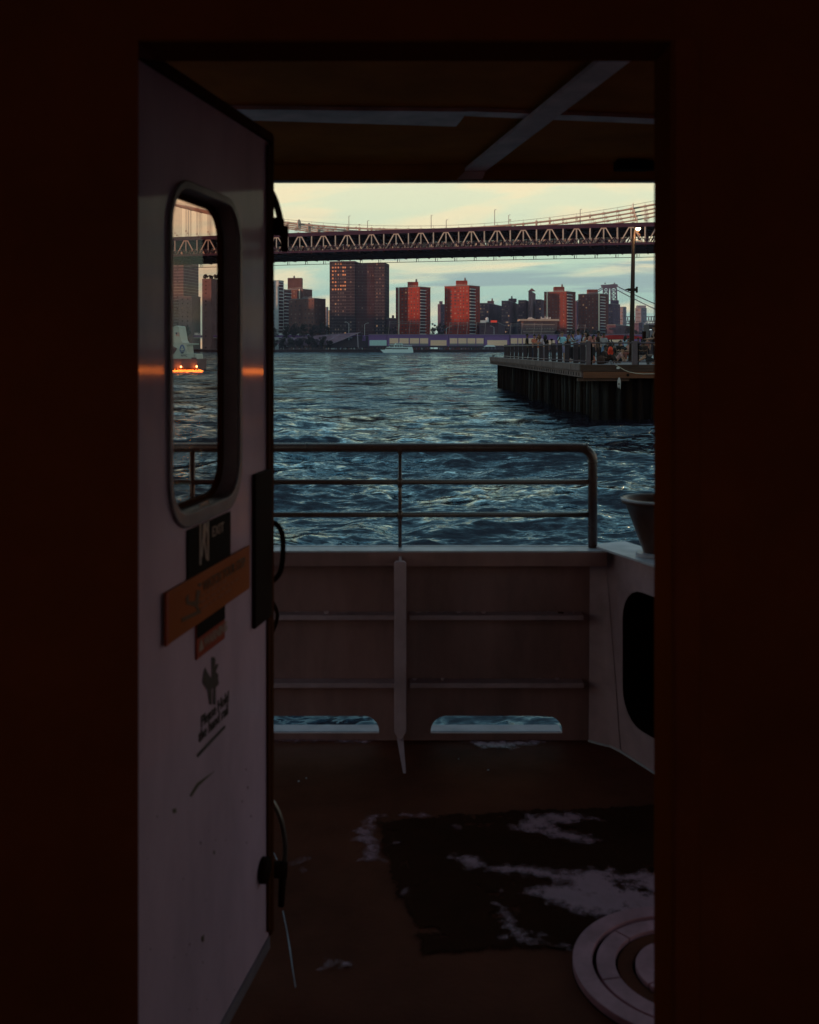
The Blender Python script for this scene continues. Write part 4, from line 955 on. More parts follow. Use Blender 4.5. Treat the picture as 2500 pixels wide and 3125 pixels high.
# ---------------------------------------------------------------- waterfront: seawall, viaduct sheds, folded roof
def waterfront():
    M_sea = mat('seawall_stone', (.045, .020, .020), .9, noise=.4, nscale=.3)
    m = MB(); m.bb((-900, SH, -1), (1400, SH+1.49, 2.6)); tag(m.build('seawall', M_sea), 'dark stone seawall along the far bank', 'seawall')
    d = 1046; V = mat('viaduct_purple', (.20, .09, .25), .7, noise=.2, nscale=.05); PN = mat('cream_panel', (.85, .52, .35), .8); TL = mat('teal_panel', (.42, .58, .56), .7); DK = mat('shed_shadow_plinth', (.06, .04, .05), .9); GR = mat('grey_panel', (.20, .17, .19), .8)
    groups = [('purple shed bay with one teal shutter beside the folded roof', 1125, 1181.5, [(1128, 1180, TL, 1)], 0),
              ('purple shed bay with four cream panels behind the white excursion boat', 1182, 1307.5, [(1189, 1216, PN, 0), (1219.5, 1247.5, PN, 0), (1251, 1279, PN, 0), (1282, 1307, PN, 0)], 0),
              ('purple shed bay with a single low cream panel below the skyline middle', 1308, 1367.5, [(1314, 1363, PN, 1)], 0),
              ('purple shed bay with four cream panels under the second red tower', 1370, 1476, [(1373, 1396, PN, 0), (1399, 1424, PN, 0), (1427, 1451, PN, 0), (1454, 1476, PN, 0)], 0),
              ('purple shed bay with one wide cream panel above the small white marquee', 1477, 1554, [(1487.5, 1548, PN, 1)], 0),
              ('purple shed bay with cream panels behind the man in black', 1555, 1645, [(1559, 1579, PN, 0), (1582, 1593, PN, 0), (1596, 1611, PN, 0), (1614, 1640, PN, 0)], 0),
              ('purple shed bay with cream panels behind the woman leaning on the rail', 1646, 1700, [(1666, 1694, PN, 1)], 0),
              ('purple shed bay with cream panels behind the man holding up a phone', 1701, 1765, [(1704, 1712, PN, 0), (1716, 1740, PN, 0), (1744, 1760, PN, 0)], 0),
              ('purple shed bay partly behind the standing crowd', 1766, 1850, [(1770, 1800, PN, 0), (1806, 1840, PN, 0)], 0),
              ('purple shed bay below the latticed pylon', 1851, 2060, [(1860, 1900, PN, 0)], 0)]
    for lb, X0, X1, pans, _ in groups:
        T = thing('shed_bay', lb, 'pier shed', tuple(P((X0+X1)/2, 1062, d)), group='purple shed bays along the far bank')
        m = MB(); m.bb(P(X0, 1058, d), P(X1-.3, 1020.5, d+14)); m.build('wall', V, T)
        m = MB(); m.bb(P(X0, 1060.5, d-.6), P(X1-.3, 1055.5, d-.02)); m.build('plinth', DK, T)
        m = MB(); m.bb(P(X0, 1021.8, d-.8), P(X1-.3, 1020, d+.0)); m.build('parapet', MATS.get('viaduct_edge') or mat('viaduct_edge', (.22, .15, .2), .7), T)
        for a, b, pm, low in pans:
            yt, yb = (1038, 1054.5) if low else (1032, 1048.2)
            m = MB(); m.bb(P(a, yb, d-.35), P(b, yt, d-.02)); pn = m.build('panel', pm, T)
            if not low:
                m = MB(); m.bb(P(a, 1054, d-.3), P(b, 1048.6, d-.02)); m.build('lower_panel', GR, T)
    # folded roof pavilion
    FR = mat('folded_roof_plum', (.24, .12, .16), .55, noise=.35, nscale=.08); FS = mat('folded_roof_seam', (.34, .26, .30), .6)
    z4 = lambda x, y, dd=d: P(820+x/4.54, 820+y/4.54, dd)
    T = thing('folded_pavilion', 'long plum folded-roof pavilion on the far bank under the tall brown tower', 'pavilion', tuple(z4(700, 1090)))
    def quad(pts, name, m_): 
        q = MB(); q.prism([z4(x, y, dd) for x, y, dd in pts], (0, 1.2, -.3)); return q.build(name, m_, T)
    quad([(860, 1048, d-4), (1000, 1000, d-4), (1150, 930, d-3), (1280, 876, d-2), (1140, 912, d+12), (900, 902, d+16), (560, 932, d+16), (700, 1000, d)], 'roof', FR)
    quad([(90, 1030, d-3), (170, 978, d+4), (560, 932, d+15), (700, 1000, d-1), (860, 1048, d-4.2), (500, 1060, d-4), (250, 1058, d-4)], 'roof', FR)
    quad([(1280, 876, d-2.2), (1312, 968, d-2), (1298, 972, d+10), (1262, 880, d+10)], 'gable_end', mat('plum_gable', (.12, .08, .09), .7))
    for a, b in (((780, 925, d-2.5), (900, 903, d+14)), ((820, 1005, d-4.5), (985, 905, d+10)), ((350, 1035, d-4.4), (480, 940, d+10)), ((90, 1030, d-3.6), (170, 978, d+3)), ((860, 1046, d-4.6), (1280, 874, d-2.8))):
        q = MB(); q.bar(z4(*a), z4(*b), .35, .35); q.build('seam', FS, T)
    q = MB(); q.bar(z4(1240, 1088, d-3), z4(1232, 900, d-2.6), .8, .8); q.build('post', FS, T)
    q = MB(); q.bb(z4(860, 1088, d+6), z4(1385, 1000, d+10)); q.bb(z4(1160, 1000, d+6), z4(1385, 930, d+10)); q.build('back_wall', DK, T)
    q = MB(); q.bb(z4(1295, 1000, d+4), z4(1342, 928, d+5.9)); q.build('side_box', V, T)
    # elevated road at left of the pavilion
    T = thing('elevated_road', 'elevated riverside road carrying traffic past the white tower', 'viaduct', tuple(P(700, 1040, d+6)))
    q = MB(); q.bb(P(300, 1029, d+18), P(1126, 1023.5, d+30)); q.build('deck', V, T)
    q = MB(); q.bb(P(300, 1031.5, d+17.5), P(1126, 1030.2, d+17.9)); q.build('guard_line', M_slab, T)
    for X in range(320, 1120, 60):
        q = MB(); q.bb(P(X, 1062, d+20), P(X+3, 1029.5, d+23)); q.build('pier', V, T)
    # parked cars on the road: body, cabin, wheels
    CB = [mat('car_white', (.75, .75, .75), .4), mat('car_silver', (.45, .45, .48), .35, metal=.3), mat('car_dark', (.06, .06, .08), .4)]
    CG = mat('car_glass', (.03, .035, .045), .15)
    spots = [(600, 0, 'boxy white van on the elevated road seen through the door window'), (545, 1, 'silver car on the elevated road seen through the door window'), (856, 0, 'white car on the elevated road at the foot of the white tower'), (884, 1, 'silver car between two white cars on the elevated road'), (895, 2, 'dark car on the elevated road just before the last white car'), (913, 0, 'white car on the elevated road nearest the pavilion'), (938, 1, 'silver car on the elevated road above the shrubs')]
    for X, ci, lb in spots:
        van = 'van' in lb
        p = P(X, 1023.5, d+20); T = thing('car', lb, 'van' if van else 'car', tuple(p), group='vehicles on the elevated road')
        L_, H_ = (5.6, 2.3) if van else (4.7, .85)
        q = MB(); q.prism([p+Vector(v) for v in ((-L_/2, 0, .35), (L_/2, 0, .35), (L_/2, 0, .35+H_*.6), (L_/2-.5, 0, .35+H_), (-L_/2+.2, 0, .35+H_), (-L_/2, 0, .35+H_*.6))], (0, 1.9, 0)); q.build('body', CB[ci], T)
        if not van: q = MB(); q.prism([p+Vector(v) for v in ((-1.5, .15, 1.2), (1.3, .15, 1.2), (.8, .15, 1.85), (-1.0, .15, 1.85))], (0, 1.6, 0)); q.build('cabin', CB[ci] if ci == 0 else CG, T)
        else: q = MB(); q.bb(p+Vector((1.4, -.03, 1.6)), p+Vector((2.5, -.01, 2.3))); q.build('window', CG, T)
        for wx in (-1.5, 1.5):
            q = MB(); q.tube([p+Vector((wx, -.05, .36)), p+Vector((wx, .25, .36))], .36, 12); q.build('wheel', mat('tyre', (.02, .02, .02), .8), T)
    # small white marquee at the far bank
    T = thing('marquee', 'small white peaked marquee on the far landing', 'marquee', tuple(P(1494, 1062, d-3)))
    q = MB(); q.prism([P(1477, 1058, d-5), P(1513, 1058, d-5), P(1508, 1053, d-5), P(1486, 1052.5, d-5)], (0, 4, 0)); q.build('roof', CB[0], T)
    for X in (1479, 1490, 1501, 1511): q = MB(); q.bb(P(X, 1066, d-4.8), P(X+.6, 1058, d-4.6)); q.build('post', M_slab, T)
    # promenade railing + benches low light strip
    q = MB(); q.bb((-700, SH+.2, 3.6), (1200, SH+.26, 3.68)); q.bb((-700, SH+.2, 3.1), (1200, SH+.26, 3.16))
    T = thing('promenade_railing', 'thin railing along the top of the far seawall', 'railing', (0, SH+.2, 2.6)); q.build('rail', M_roof, T)
    q = MB()
    for i in range(-230, 300): q.bb((i*2.6, SH+.2, 2.6), (i*2.6+.1, SH+.27, 3.7))
    o = q.build('posts', M_roof, T); o['kind'] = 'stuff'
    # leaning lamp frames above the sheds
    for gi, (Xs, Yt, lb) in enumerate((([1189.5, 1221, 1252.5, 1283.5, 1314.5], 981, 'row of five leaning poles joined by a lattice before the first red tower'), ([1373.5, 1400, 1428, 1455.5, 1483], 985, 'row of five leaning poles joined by a lattice before the second red tower'), ([1560, 1595, 1632, 1655], 988, 'row of leaning poles joined by a lattice before the ornate hall'), ([1765, 1787], 992, 'pair of leaning poles before the right-hand brick towers'))):
        T = thing('lamp_gantry', lb, 'gantry', tuple(P(Xs[0], 1018, d+4)), group='leaning pole gantries above the sheds')
        PM = mat('gantry_steel', (.34, .22, .20), .6)
        for X in Xs: q = MB(); q.bar(P(X-3.8, 1021, d+3), P(X, Yt-2, d+3), .42, .42); q.build('pole', PM, T)
        q = MB(); a = P(Xs[0], Yt, d+3.2); b = P(Xs[-1], Yt, d+3.2); dn = Vector((0, 0, -2.3))
        q.bar(a, b, .25, .25); q.bar(a+dn, b+dn, .25, .25)
        n = int((b-a).length/3)
        for i in range(n): p = a+(b-a)*(i/n); s = a+(b-a)*((i+1)/n); q.bar(p+(dn if i % 2 else Vector()), s+(Vector() if i % 2 else dn), .16, .16)
        q.build('lattice', M_roof, T)
    # street lamps
    for X, Y, lb, sg in ((1065, 987, 'slim street lamp standing before the left wing of the tall brown tower', -1), (1113, 990, 'slim street lamp standing before the recess of the tall brown tower', 1), (1362, 1002, 'slim street lamp in the trees between the red towers', 1), (1508, 999, 'slim street lamp before the low dark sheds', -1), (1969, 985, 'slim pale mast right of the pier lamp post', 1)):
        p = P(X, Y, d+8); b = Vector((p.x, p.y, 12)); T = thing('street_lamp', lb, 'street lamp', tuple(b), group='street lamps on the far bank')
        q = MB(); q.tube([b, p], [.25, .18], 6); q.build('pole', M_slab, T)
        q = MB(); q.tube([p, p+Vector((sg*2.5, 0, 1.4)), p+Vector((sg*3.4, 0, 1.5))], .14, 6); ar = q.build('arm', M_slab, T)
        q = MB(); q.box(p+Vector((sg*3.6, 0, 1.45)), (1.2, .4, .25)); q.build('lamp_head', M_slab, T)
waterfront()

# ---------------------------------------------------------------- far bank vegetation
M_leaf = [mat('leaf_dark', (.026, .016, .011), .8), mat('leaf_mid', (.032, .024, .014), .8)]
M_bark = mat('bark', (.06, .04, .03), .9)
LEAFP = {}
def crown_mesh(key, w, h, n, leaf, seed, m_):
    r = random.Random(seed); v = []; f = []
    cl = [(r.gauss(0, .30)*w, r.gauss(0, .2)*w, (.15+.8*r.random())*h, r.uniform(.18, .36)*w) for _ in range(20)]
    for _ in range(n):
        cx, cy, cz, cr = r.choice(cl)
        while True:
            p = Vector((r.uniform(-1, 1), r.uniform(-1, 1), r.uniform(-1, 1)))
            if p.length < 1: break
        c = Vector((cx, cy, cz))+p.normalized()*cr*(p.length**.4)*Vector((1, 1, .75)).length/1.6
        s = leaf*r.uniform(.6, 1.4); a = Vector((r.gauss(0, 1), r.gauss(0, 1), r.gauss(0, 1))).normalized(); b = a.orthogonal().normalized(); c2 = a.cross(b)
        k = len(v); v += [tuple(c+b*s), tuple(c+c2*s*.7), tuple(c-b*s), tuple(c-c2*s*.7)]; f.append((k, k+1, k+2, k+3))
    me = bpy.data.meshes.new(key); me.from_pydata(v, [], f); me.materials.append(m_); return me
def tree(label, X, Yt, d, wpx, zb=2.6, seed=0, name='tree', cat='tree', grp='trees on the far bank'):
    p = P(X, Yt, d); H = p.z-zb; w = wpx/F*d
    T = thing(name, label, cat, (p.x, p.y, zb), group=grp)
    big = H > 7
    me = crown_mesh('crown', w*.62, H*.72 if big else H*.95, 2600, w*.018+.16, seed, M_leaf[seed % 2])
    c = bpy.data.objects.new('crown', me); COL.objects.link(c); c.parent = T; c.location = (0, 0, H*.25 if big else 0)
    q = MB(); b = Vector((p.x, p.y, zb)); q.tube([b, b+Vector((.1, 0, H*.35)), b+Vector((.3, .2, H*.7))], [w*.035+.12, w*.025+.1, .08], 8)
    for s in (-1, 1): q.tube([b+Vector((.1, 0, H*.35)), b+Vector((s*w*.2, .2, H*.62))], [w*.02+.06, .06], 6)
    q.build('trunk', M_bark, T)
i = 0
for X, Yt, wd, lb in ((835, 998, 26, 'dark tree at the foot of the white tower'), (872, 990, 30, 'dark tree just right of the white tower'), (898, 984, 34, 'tall dark tree before the low brick blocks'), (925, 985, 34, 'rounded dark tree in the middle of the clump before the low brick blocks'), (953, 988, 34, 'dark tree before the right half of the low brick blocks'), (980, 985, 32, 'dark tree close to the left edge of the tall brown tower'), (1000, 990, 24, 'small dark tree touching the left edge of the tall brown tower'),
                      (1185, 990, 22, 'low tree right of the tall brown tower'), (1205, 995, 20, 'low tree at the foot of the first red tower'), (1322, 983, 24, 'dark tree right of the first red tower'), (1340, 981, 24, 'dark feathery tree midway between the two reddest towers'), (1354, 988, 20, 'dark tree left of the second red tower'),
                      (1705, 1002, 34, 'broad dark tree right of the ornate hall'), (1745, 1000, 34, 'broad dark tree under the balconies of the fluted brick tower'), (1785, 1003, 34, 'broad dark tree before the brick tower near the pylon'), (1815, 1004, 30, 'low dark tree right of the pair of leaning poles'), (1915, 992, 24, 'dark tree left of the pier lamp post'), (1950, 1006, 30, 'round dark tree right of the pier lamp post'), (565, 992, 40, 'dark tree seen through the door window')):
    tree(lb, X, Yt, 1058+(i % 3)*4, wd, seed=i); i += 1
for X, Yt, wd, lb in ((838, 1034, 26, 'ragged shrub at the left end of the riverside thicket'), (862, 1036, 30, 'ragged shrub second from the left in the riverside thicket'), (888, 1036, 34, 'low shrub under the second white car'), (915, 1033, 34, 'dense shrub in the middle of the riverside thicket'), (942, 1024, 28, 'tall pointed shrub before the folded roof'), (962, 1034, 34, 'dense shrub right of the tall pointed shrub'), (985, 1026, 28, 'tall shrub near the right end of the thicket'), (1005, 1040, 26, 'low shrub at the right end of the riverside thicket')):
    tree(lb, X, Yt, SH+3, wd, seed=i, name='shrub', cat='shrub', grp='shrubs along the far bank'); i += 1
for X, lb in ((628, 'shrub on the left of the mauve tower roof'), (645, 'tallest shrub on the mauve tower roof'), (661, 'shrub on the right of the mauve tower roof')):
    zt = EYE+(HY-852)/F*1065
    tree(lb, X, 838, 1068, 16, zb=zt+.7, seed=i, name='roof_shrub', cat='shrub', grp='shrubs on the mauve tower roof'); i += 1

# ---------------------------------------------------------------- suspension bridge
def bridge():
    A = Vector((-56.8, 420.4, 0)); t = Vector((.967, -.2546, 0)).normalized(); n = Vector((.2546, .967, 0)).normalized()
    M_tr = mat('bridge_tan', (.44, .37, .33), .6, noise=.15, nscale=.2, spec=.05); M_bl = mat('bridge_plum', (.045, .021, .038), .7, spec=.05); M_un = mat('bridge_underside', (.035, .014, .012), .85, spec=.05); M_cb = mat('cable_tan', (.42, .30, .25), .7, spec=.05); M_hg = mat('hanger_grey', (.34, .27, .25), .6, spec=.05)
    B = thing('suspension_bridge', 'steel suspension bridge with a double-deck truss crossing above the river', 'bridge', tuple(A+t*75))
    S0, S1 = -130, 260
    def cam_z(s): return 0.6*(1-((s-75)/160)**2)
    zb, zt = 41.4, 48.2
    def pt(s, off, z): return A+t*s+n*off+Vector((0, 0, z+cam_z(s)))
    def run(off, z, w, h, name, m_, ext=0):
        q = MB(); st = 20
        for s in range(S0, S1, st): q.bar(pt(s, off, z), pt(s+st, off, z), w, h)
        return q.build(name, m_, B)
    offs = [0, 11.5, 23, 34.5]
    s_first = 28.3-10*15
    for oi, off in enumerate(offs):
        run(off, zt+.45, .9, 1.5, 'top_chord', M_bl if oi == 0 else M_un)
        run(off, zb+.35, .8, .9, 'bottom_chord', M_bl if oi == 0 else M_un)
        k = 0
        s = s_first
        far = MB()
        while s < S1-15:
            if oi == 0:
                q = MB(); q.bar(pt(s, off, zb), pt(s, off, zt), .45, .6); q.build('truss_post', M_tr, B)
                q = MB(); q.bar(pt(s+.7, off, zb+.2), pt(s+4.1, off, zt-.6), .42, .5, up=n); q.bar(pt(s+4.0, off, zt-.45), pt(s+6.0, off, zt-.45), .5, .5); q.build('truss_diagonal', M_tr, B)
                q = MB(); q.bar(pt(s+9.3, off, zb+.2), pt(s+5.9, off, zt-.6), .42, .5, up=n); q.build('truss_diagonal', M_tr, B)
                q = MB(); q.bar(pt(s+5, off, zb), pt(s+5, off, zt-.3), .42, .5); q.build('truss_hanger', M_tr, B)
            else:
                far.bar(pt(s, off, zb), pt(s, off, zt), .4, .6); far.bar(pt(s+.7, off, zb+.2), pt(s+4.1, off, zt-.6), .4, .5, up=n); far.bar(pt(s+9.3, off, zb+.2), pt(s+5.9, off, zt-.6), .4, .5, up=n); far.bar(pt(s+5, off, zb), pt(s+5, off, zt), .35, .4)
            s += 10
        if oi: far.build('inner_truss', M_un, B)
    # lower deck and upper deck slabs, floor beams
    def slab(o0, o1, z, h, name, m_):
        q = MB(); st = 20
        for s in range(S0, S1, st):
            q.prism([pt(s, o0, z), pt(s+st, o0, z), pt(s+st, o1, z), pt(s, o1, z)], (0, 0, h))
        q.build(name, m_, B)
    slab(1, 33.8, zb+.2, .5, 'lower_deck', M_un); slab(.6, 11, zt+.3, .6, 'upper_roadway', M_un); slab(23.4, 34, zt+.3, .6, 'upper_roadway', M_un)
    slab(11.6, 22.8, zt+.1, .4, 'upper_roadway', M_un)
    q = MB(); s = s_first
    while s < S1-10:
        q.bar(pt(s, -.3, zb-.25), pt(s, 34.8, zb-.25), .5, .7); q.bar(pt(s+5, -.3, zb-.25), pt(s+5, 34.8, zb-.25), .4, .6)
        q.bar(pt(s, 0, zt-.5), pt(s, 34.5, zt-.5), .5, 1.6); q.bar(pt(s+5, 0, zt-.3), pt(s+5, 34.5, zt-.3), .4, 1.1)
        # knee brackets making arched openings
        for o in (0, 11.5, 23):
            for e, sg in ((o+.3, 1), (o+11.2, -1)):
                q.prism([pt(s, e, zt-1.2), pt(s, e+sg*3.2, zt-1.2), pt(s, e+sg*1.2, zt-2.1), pt(s, e, zt-4)], t*.3)
        s += 10
    q.build('floor_beams', M_un, B)
    # outer walkway railing on near side: plum lattice band
    q = MB(); 
    for s in range(S0, S1-20, 20):
        q.bar(pt(s, -1.2, zb+2.0), pt(s+20, -1.2, zb+2.0), .12, .16); q.bar(pt(s, -1.2, zb+.2), pt(s+20, -1.2, zb+.2), .5, .7)
    s = S0
    while s < S1-2:
        q.bar(pt(s, -1.2, zb+.3), pt(s, -1.2, zb+2.0), .11, .11); q.bar(pt(s, -1.2, zb+.5), pt(s+1.2, -1.2, zb+1.9), .08, .08)
        if int(s) % 5 == 0: q.bar(pt(s, -1.2, zb+.3), pt(s+2.2, 0, zb+2.8), .22, .22); q.bar(pt(s+4.4, -1.2, zb+.3), pt(s+2.2, 0, zb+2.8), .22, .22)
        s += 1.25
    q.build('walkway_fence', M_bl, B)
    # subway cars glimpsed on the lower deck
    # maintenance track hanging below the far edge
    q = MB()
    for s in range(S0, S1, 20): q.bar(pt(s, 34.8, zb-1.75), pt(s+20, 34.8, zb-1.75), .2, .22)
    s = S0
    while s < S1: q.bar(pt(s, 34.8, zb-1.75), pt(s, 34.8, zb-.4), .3, .2); q.bar(pt(s+.9, 34.8, zb-1.75), pt(s+.9, 34.8, zb-.4), .15, .15); s += 8.3
    q.build('maintenance_track', M_un, B)
    for off in (8, 17, 26): run(off, zb-.7, .5, .8, 'stringer', M_un)
    # main cables with bands and hangers
    def cz(s): return 49.75+.00105*(s-72)**2-cam_z(s)
    for oi, off in enumerate(offs):
        q = MB(); pts = [pt(s, off, cz(s)) for s in range(S0, S1+1, 6)]; q.tube(pts, .30 if oi else .34, 8); c = q.build('main_cable', M_cb, B, smooth=True)
        q = MB()
        for a in (-.45, .45): q.tube([pt(s, off+a, cz(s)+1.35) for s in range(S0, S1+1, 6)], .035, 4)
        q.build('hand_rope', M_hg, B)
        s = s_first; hg = MB(); bd = MB(); poles = MB()
        j = 0
        while s < S1-5:
            p = pt(s, off, cz(s)); d2 = pt(s+.5, off, cz(s+.5))-pt(s-.5, off, cz(s-.5))
            bd.tube([p-d2*.45, p+d2*.45], .46 if oi == 0 else .42, 8)
            if cz(s) < zt+3: bd.box(p-Vector((0, 0, .7)), (.7, .5, .8), rz=-.257)
            poles.bar(p, p+Vector((0, 0, 1.6)), .07, .07)
            if cz(s)-zt > 1.6:
                for a in (-.3, .3):
                    h = MB(); h.bar(pt(s+a, off, zt+.8), p+t*a, .10, .10); hg.add(h.v, h.f)
                if oi < 2 or True:
                    bd.box(pt(s, off, zt+2.2+((oi*1.7+j) % 3)*.7), (.75, .3, .35), rz=-.257)
            s += 5; j += 1
        hg.build('hangers', M_hg, B)['kind'] = 'stuff'; bd.build('cable_bands', M_cb, B)['kind'] = 'stuff'; poles.build('rope_stanchions', M_hg, B)['kind'] = 'stuff'
    # round collars clamped on the cables
    for sc in (13.0, 144.0):
        for oi, off in enumerate(offs):
            ss = sc+(0 if oi == 0 else (1.2*oi)); c = pt(sc, off, cz(sc)-.1)
            q = MB(); q.tube([c-t*.12, c+t*.12], 2.05-.06*oi, 20); q.build('cable_collar', mat('collar_rust', (.75, .50, .40), .7), B)
    # masts on the roadway
    for X, Yt, Yb in ((1065, 659, 715), (1122, 673.5, 695), (1316, 657, 700), (1362, 671, 697), (1510, 640, 700), (1553, 656, 695), (1771, 639, 672)):
        q_ = (X-CX)/F; ssm = (420.4*q_+56.8)/(.967+.2546*q_); dd = (A+t*ssm+n*6).y
        p = P(X, Yt, dd); b = Vector((p.x, p.y, 48.5)); q = MB(); q.tube([b, p], [.18, .13], 6); q.tube([p, p+Vector((.7, 0, .1))], .08, 5); q.build('mast', M_hg, B)
    # vehicles/train bodies behind the truss
    MT = mat('train_silver', (.62, .60, .60), .4, metal=.2)
    TG = mat('train_window', (.06, .06, .08), .2)
    r = random.Random(5)
    s = -60; k = 0
    lbs = ['silver subway carriage inside the bridge truss, %s' % w for w in ('farthest left', 'second from the left', 'third from the left', 'above the tall brown tower', 'right of the tall brown tower', 'above the first red tower', 'above the second red tower', 'above the plum blocks', 'above the pier end', 'left of the pier lamp', 'beyond the pier lamp')]
    while s < 190 and k < 11:
        c0 = pt(s, 15, zb+.8)
        T = thing('subway_carriage', lbs[k], 'train carriage', tuple(c0), rz=math.atan2(t.y, t.x), group='subway carriages on the bridge')
        q = MB(); L_ = 17.5
        prof = [(-1.45, .6), (1.45, .6), (1.5, 2.6), (1.1, 3.3), (0, 3.55), (-1.1, 3.3), (-1.5, 2.6)]
        q.prism([c0+n*a+Vector((0, 0, b)) for a, b in prof], t*L_); q.build('body', MT, T)
        for i2 in range(6):
            q = MB(); a = c0+t*(1.2+i2*2.7)-n*1.53+Vector((0, 0, 1.6)); q.prism([a, a+t*1.6, a+t*1.6+Vector((0, 0, .8)), a+Vector((0, 0, .8))], n*.04); q.build('window', TG, T)
        for i2 in (2.5, 15): q = MB(); a = c0+t*i2+Vector((0, 0, .3)); q.box(a, (2.4, 2.2, .6), rz=math.atan2(t.y, t.x)); q.build('bogie', M_un, T)
        s += 18.3 ; k += 1
bridge()

# ---------------------------------------------------------------- far latticed pylon bridge
def pylon():
    d = 2000; M1 = mat('pylon_steel', (.075, .060, .095), .7)
    B = thing('lattice_pylon_bridge', 'distant suspension bridge with a latticed steel pylon behind the brick towers', 'bridge', tuple(P(1862, 990, d)))
    p = lambda X, Y, o=0: P(X, Y, d+o)
    cap = MB()
    cap.prism([p(1837, 869), p(1858, 868), p(1876, 866), p(1887, 868), p(1884, 876), p(1880, 878.5), p(1845, 879), p(1840, 877)], (0, 12, 0)); cap.build('crown', M1, B)
    for X0, X1 in ((1842.5, 1838), (1857, 1856), (1865, 1866), (1881, 1886)):
        for o in (0, 11):
            q = MB(); q.bar(p(X0, 878, o), p(X1, 990, o), 2.5, 2.5); q.build('leg', M1, B)
    lt = MB()
    for xa, xb in ((1842.5, 1857), (1865, 1881)):
        for i in range(7):
            y0, y1 = 879+i*11, 890+i*11
            lt.bar(p(xa, y0), p(xb, y1), 1.3, 1.3); lt.bar(p(xb, y0), p(xa, y1), 1.3, 1.3); lt.bar(p(xa, y1), p(xb, y1), 1.3, 1.3)
    for y in (879, 916, 950):
        lt.bar(p(1857, y), p(1865, y), 1, 1)
    arch = [p(1861+4.5*math.cos(R(a)), 886-4.5*math.sin(R(a))) for a in range(0, 181, 20)]
    lt.tube(arch, .5, 5); lt.build('lattice', M1, B)
    for X in (1847, 1876): q = MB(); q.bar(p(X, 867), p(X, 862.5), 2, 2); q.build('finial', M1, B)
    for o in (0, 11):
        for dy in (0, 12.5):
            for (Xa, Ya, Xb, Yb) in ((1884, 873+dy*.9, 2080, 958+dy*1.5), (1840, 876+dy*.4, 1700, 944+dy)):
                q = MB(); pts = []
                for k in range(13):
                    f = k/12; s = 1-(1-f)**1.0; X = Xa+(Xb-Xa)*f; Y = Ya+(Yb-Ya)*(f+.16*f*(1-f)); pts.append(p(X, Y+o*.12, o))
                q.tube(pts, .5, 6); q.build('cable', M1, B, smooth=True)
    hg = MB()
    for X in np.arange(1892, 2040, 4.2):
        f = (X-1884)/196; Y = 873+85*(f+.16*f*(1-f)); hg.bar(p(X, Y), p(X, 968), .16, .16)
    hg.build('hangers', M1, B)['kind'] = 'stuff'
    q = MB(); q.bar(p(1700, 967), p(2300, 966), 3, 1.6); q.bar(p(1700, 988.5), p(2300, 988), 3, 2.4)
    for i in range(70):
        X = 1700+i*8; q.bar(p(X, 967), p(X+4, 988), .8, .8); q.bar(p(X+4, 988), p(X+8, 967), .8, .8); q.bar(p(X, 967), p(X, 988), .6, .6)
    q.bar(p(1700, 980), p(2300, 980), 3, 1.5)
    q.build('stiffening_truss', M1, B)
pylon()

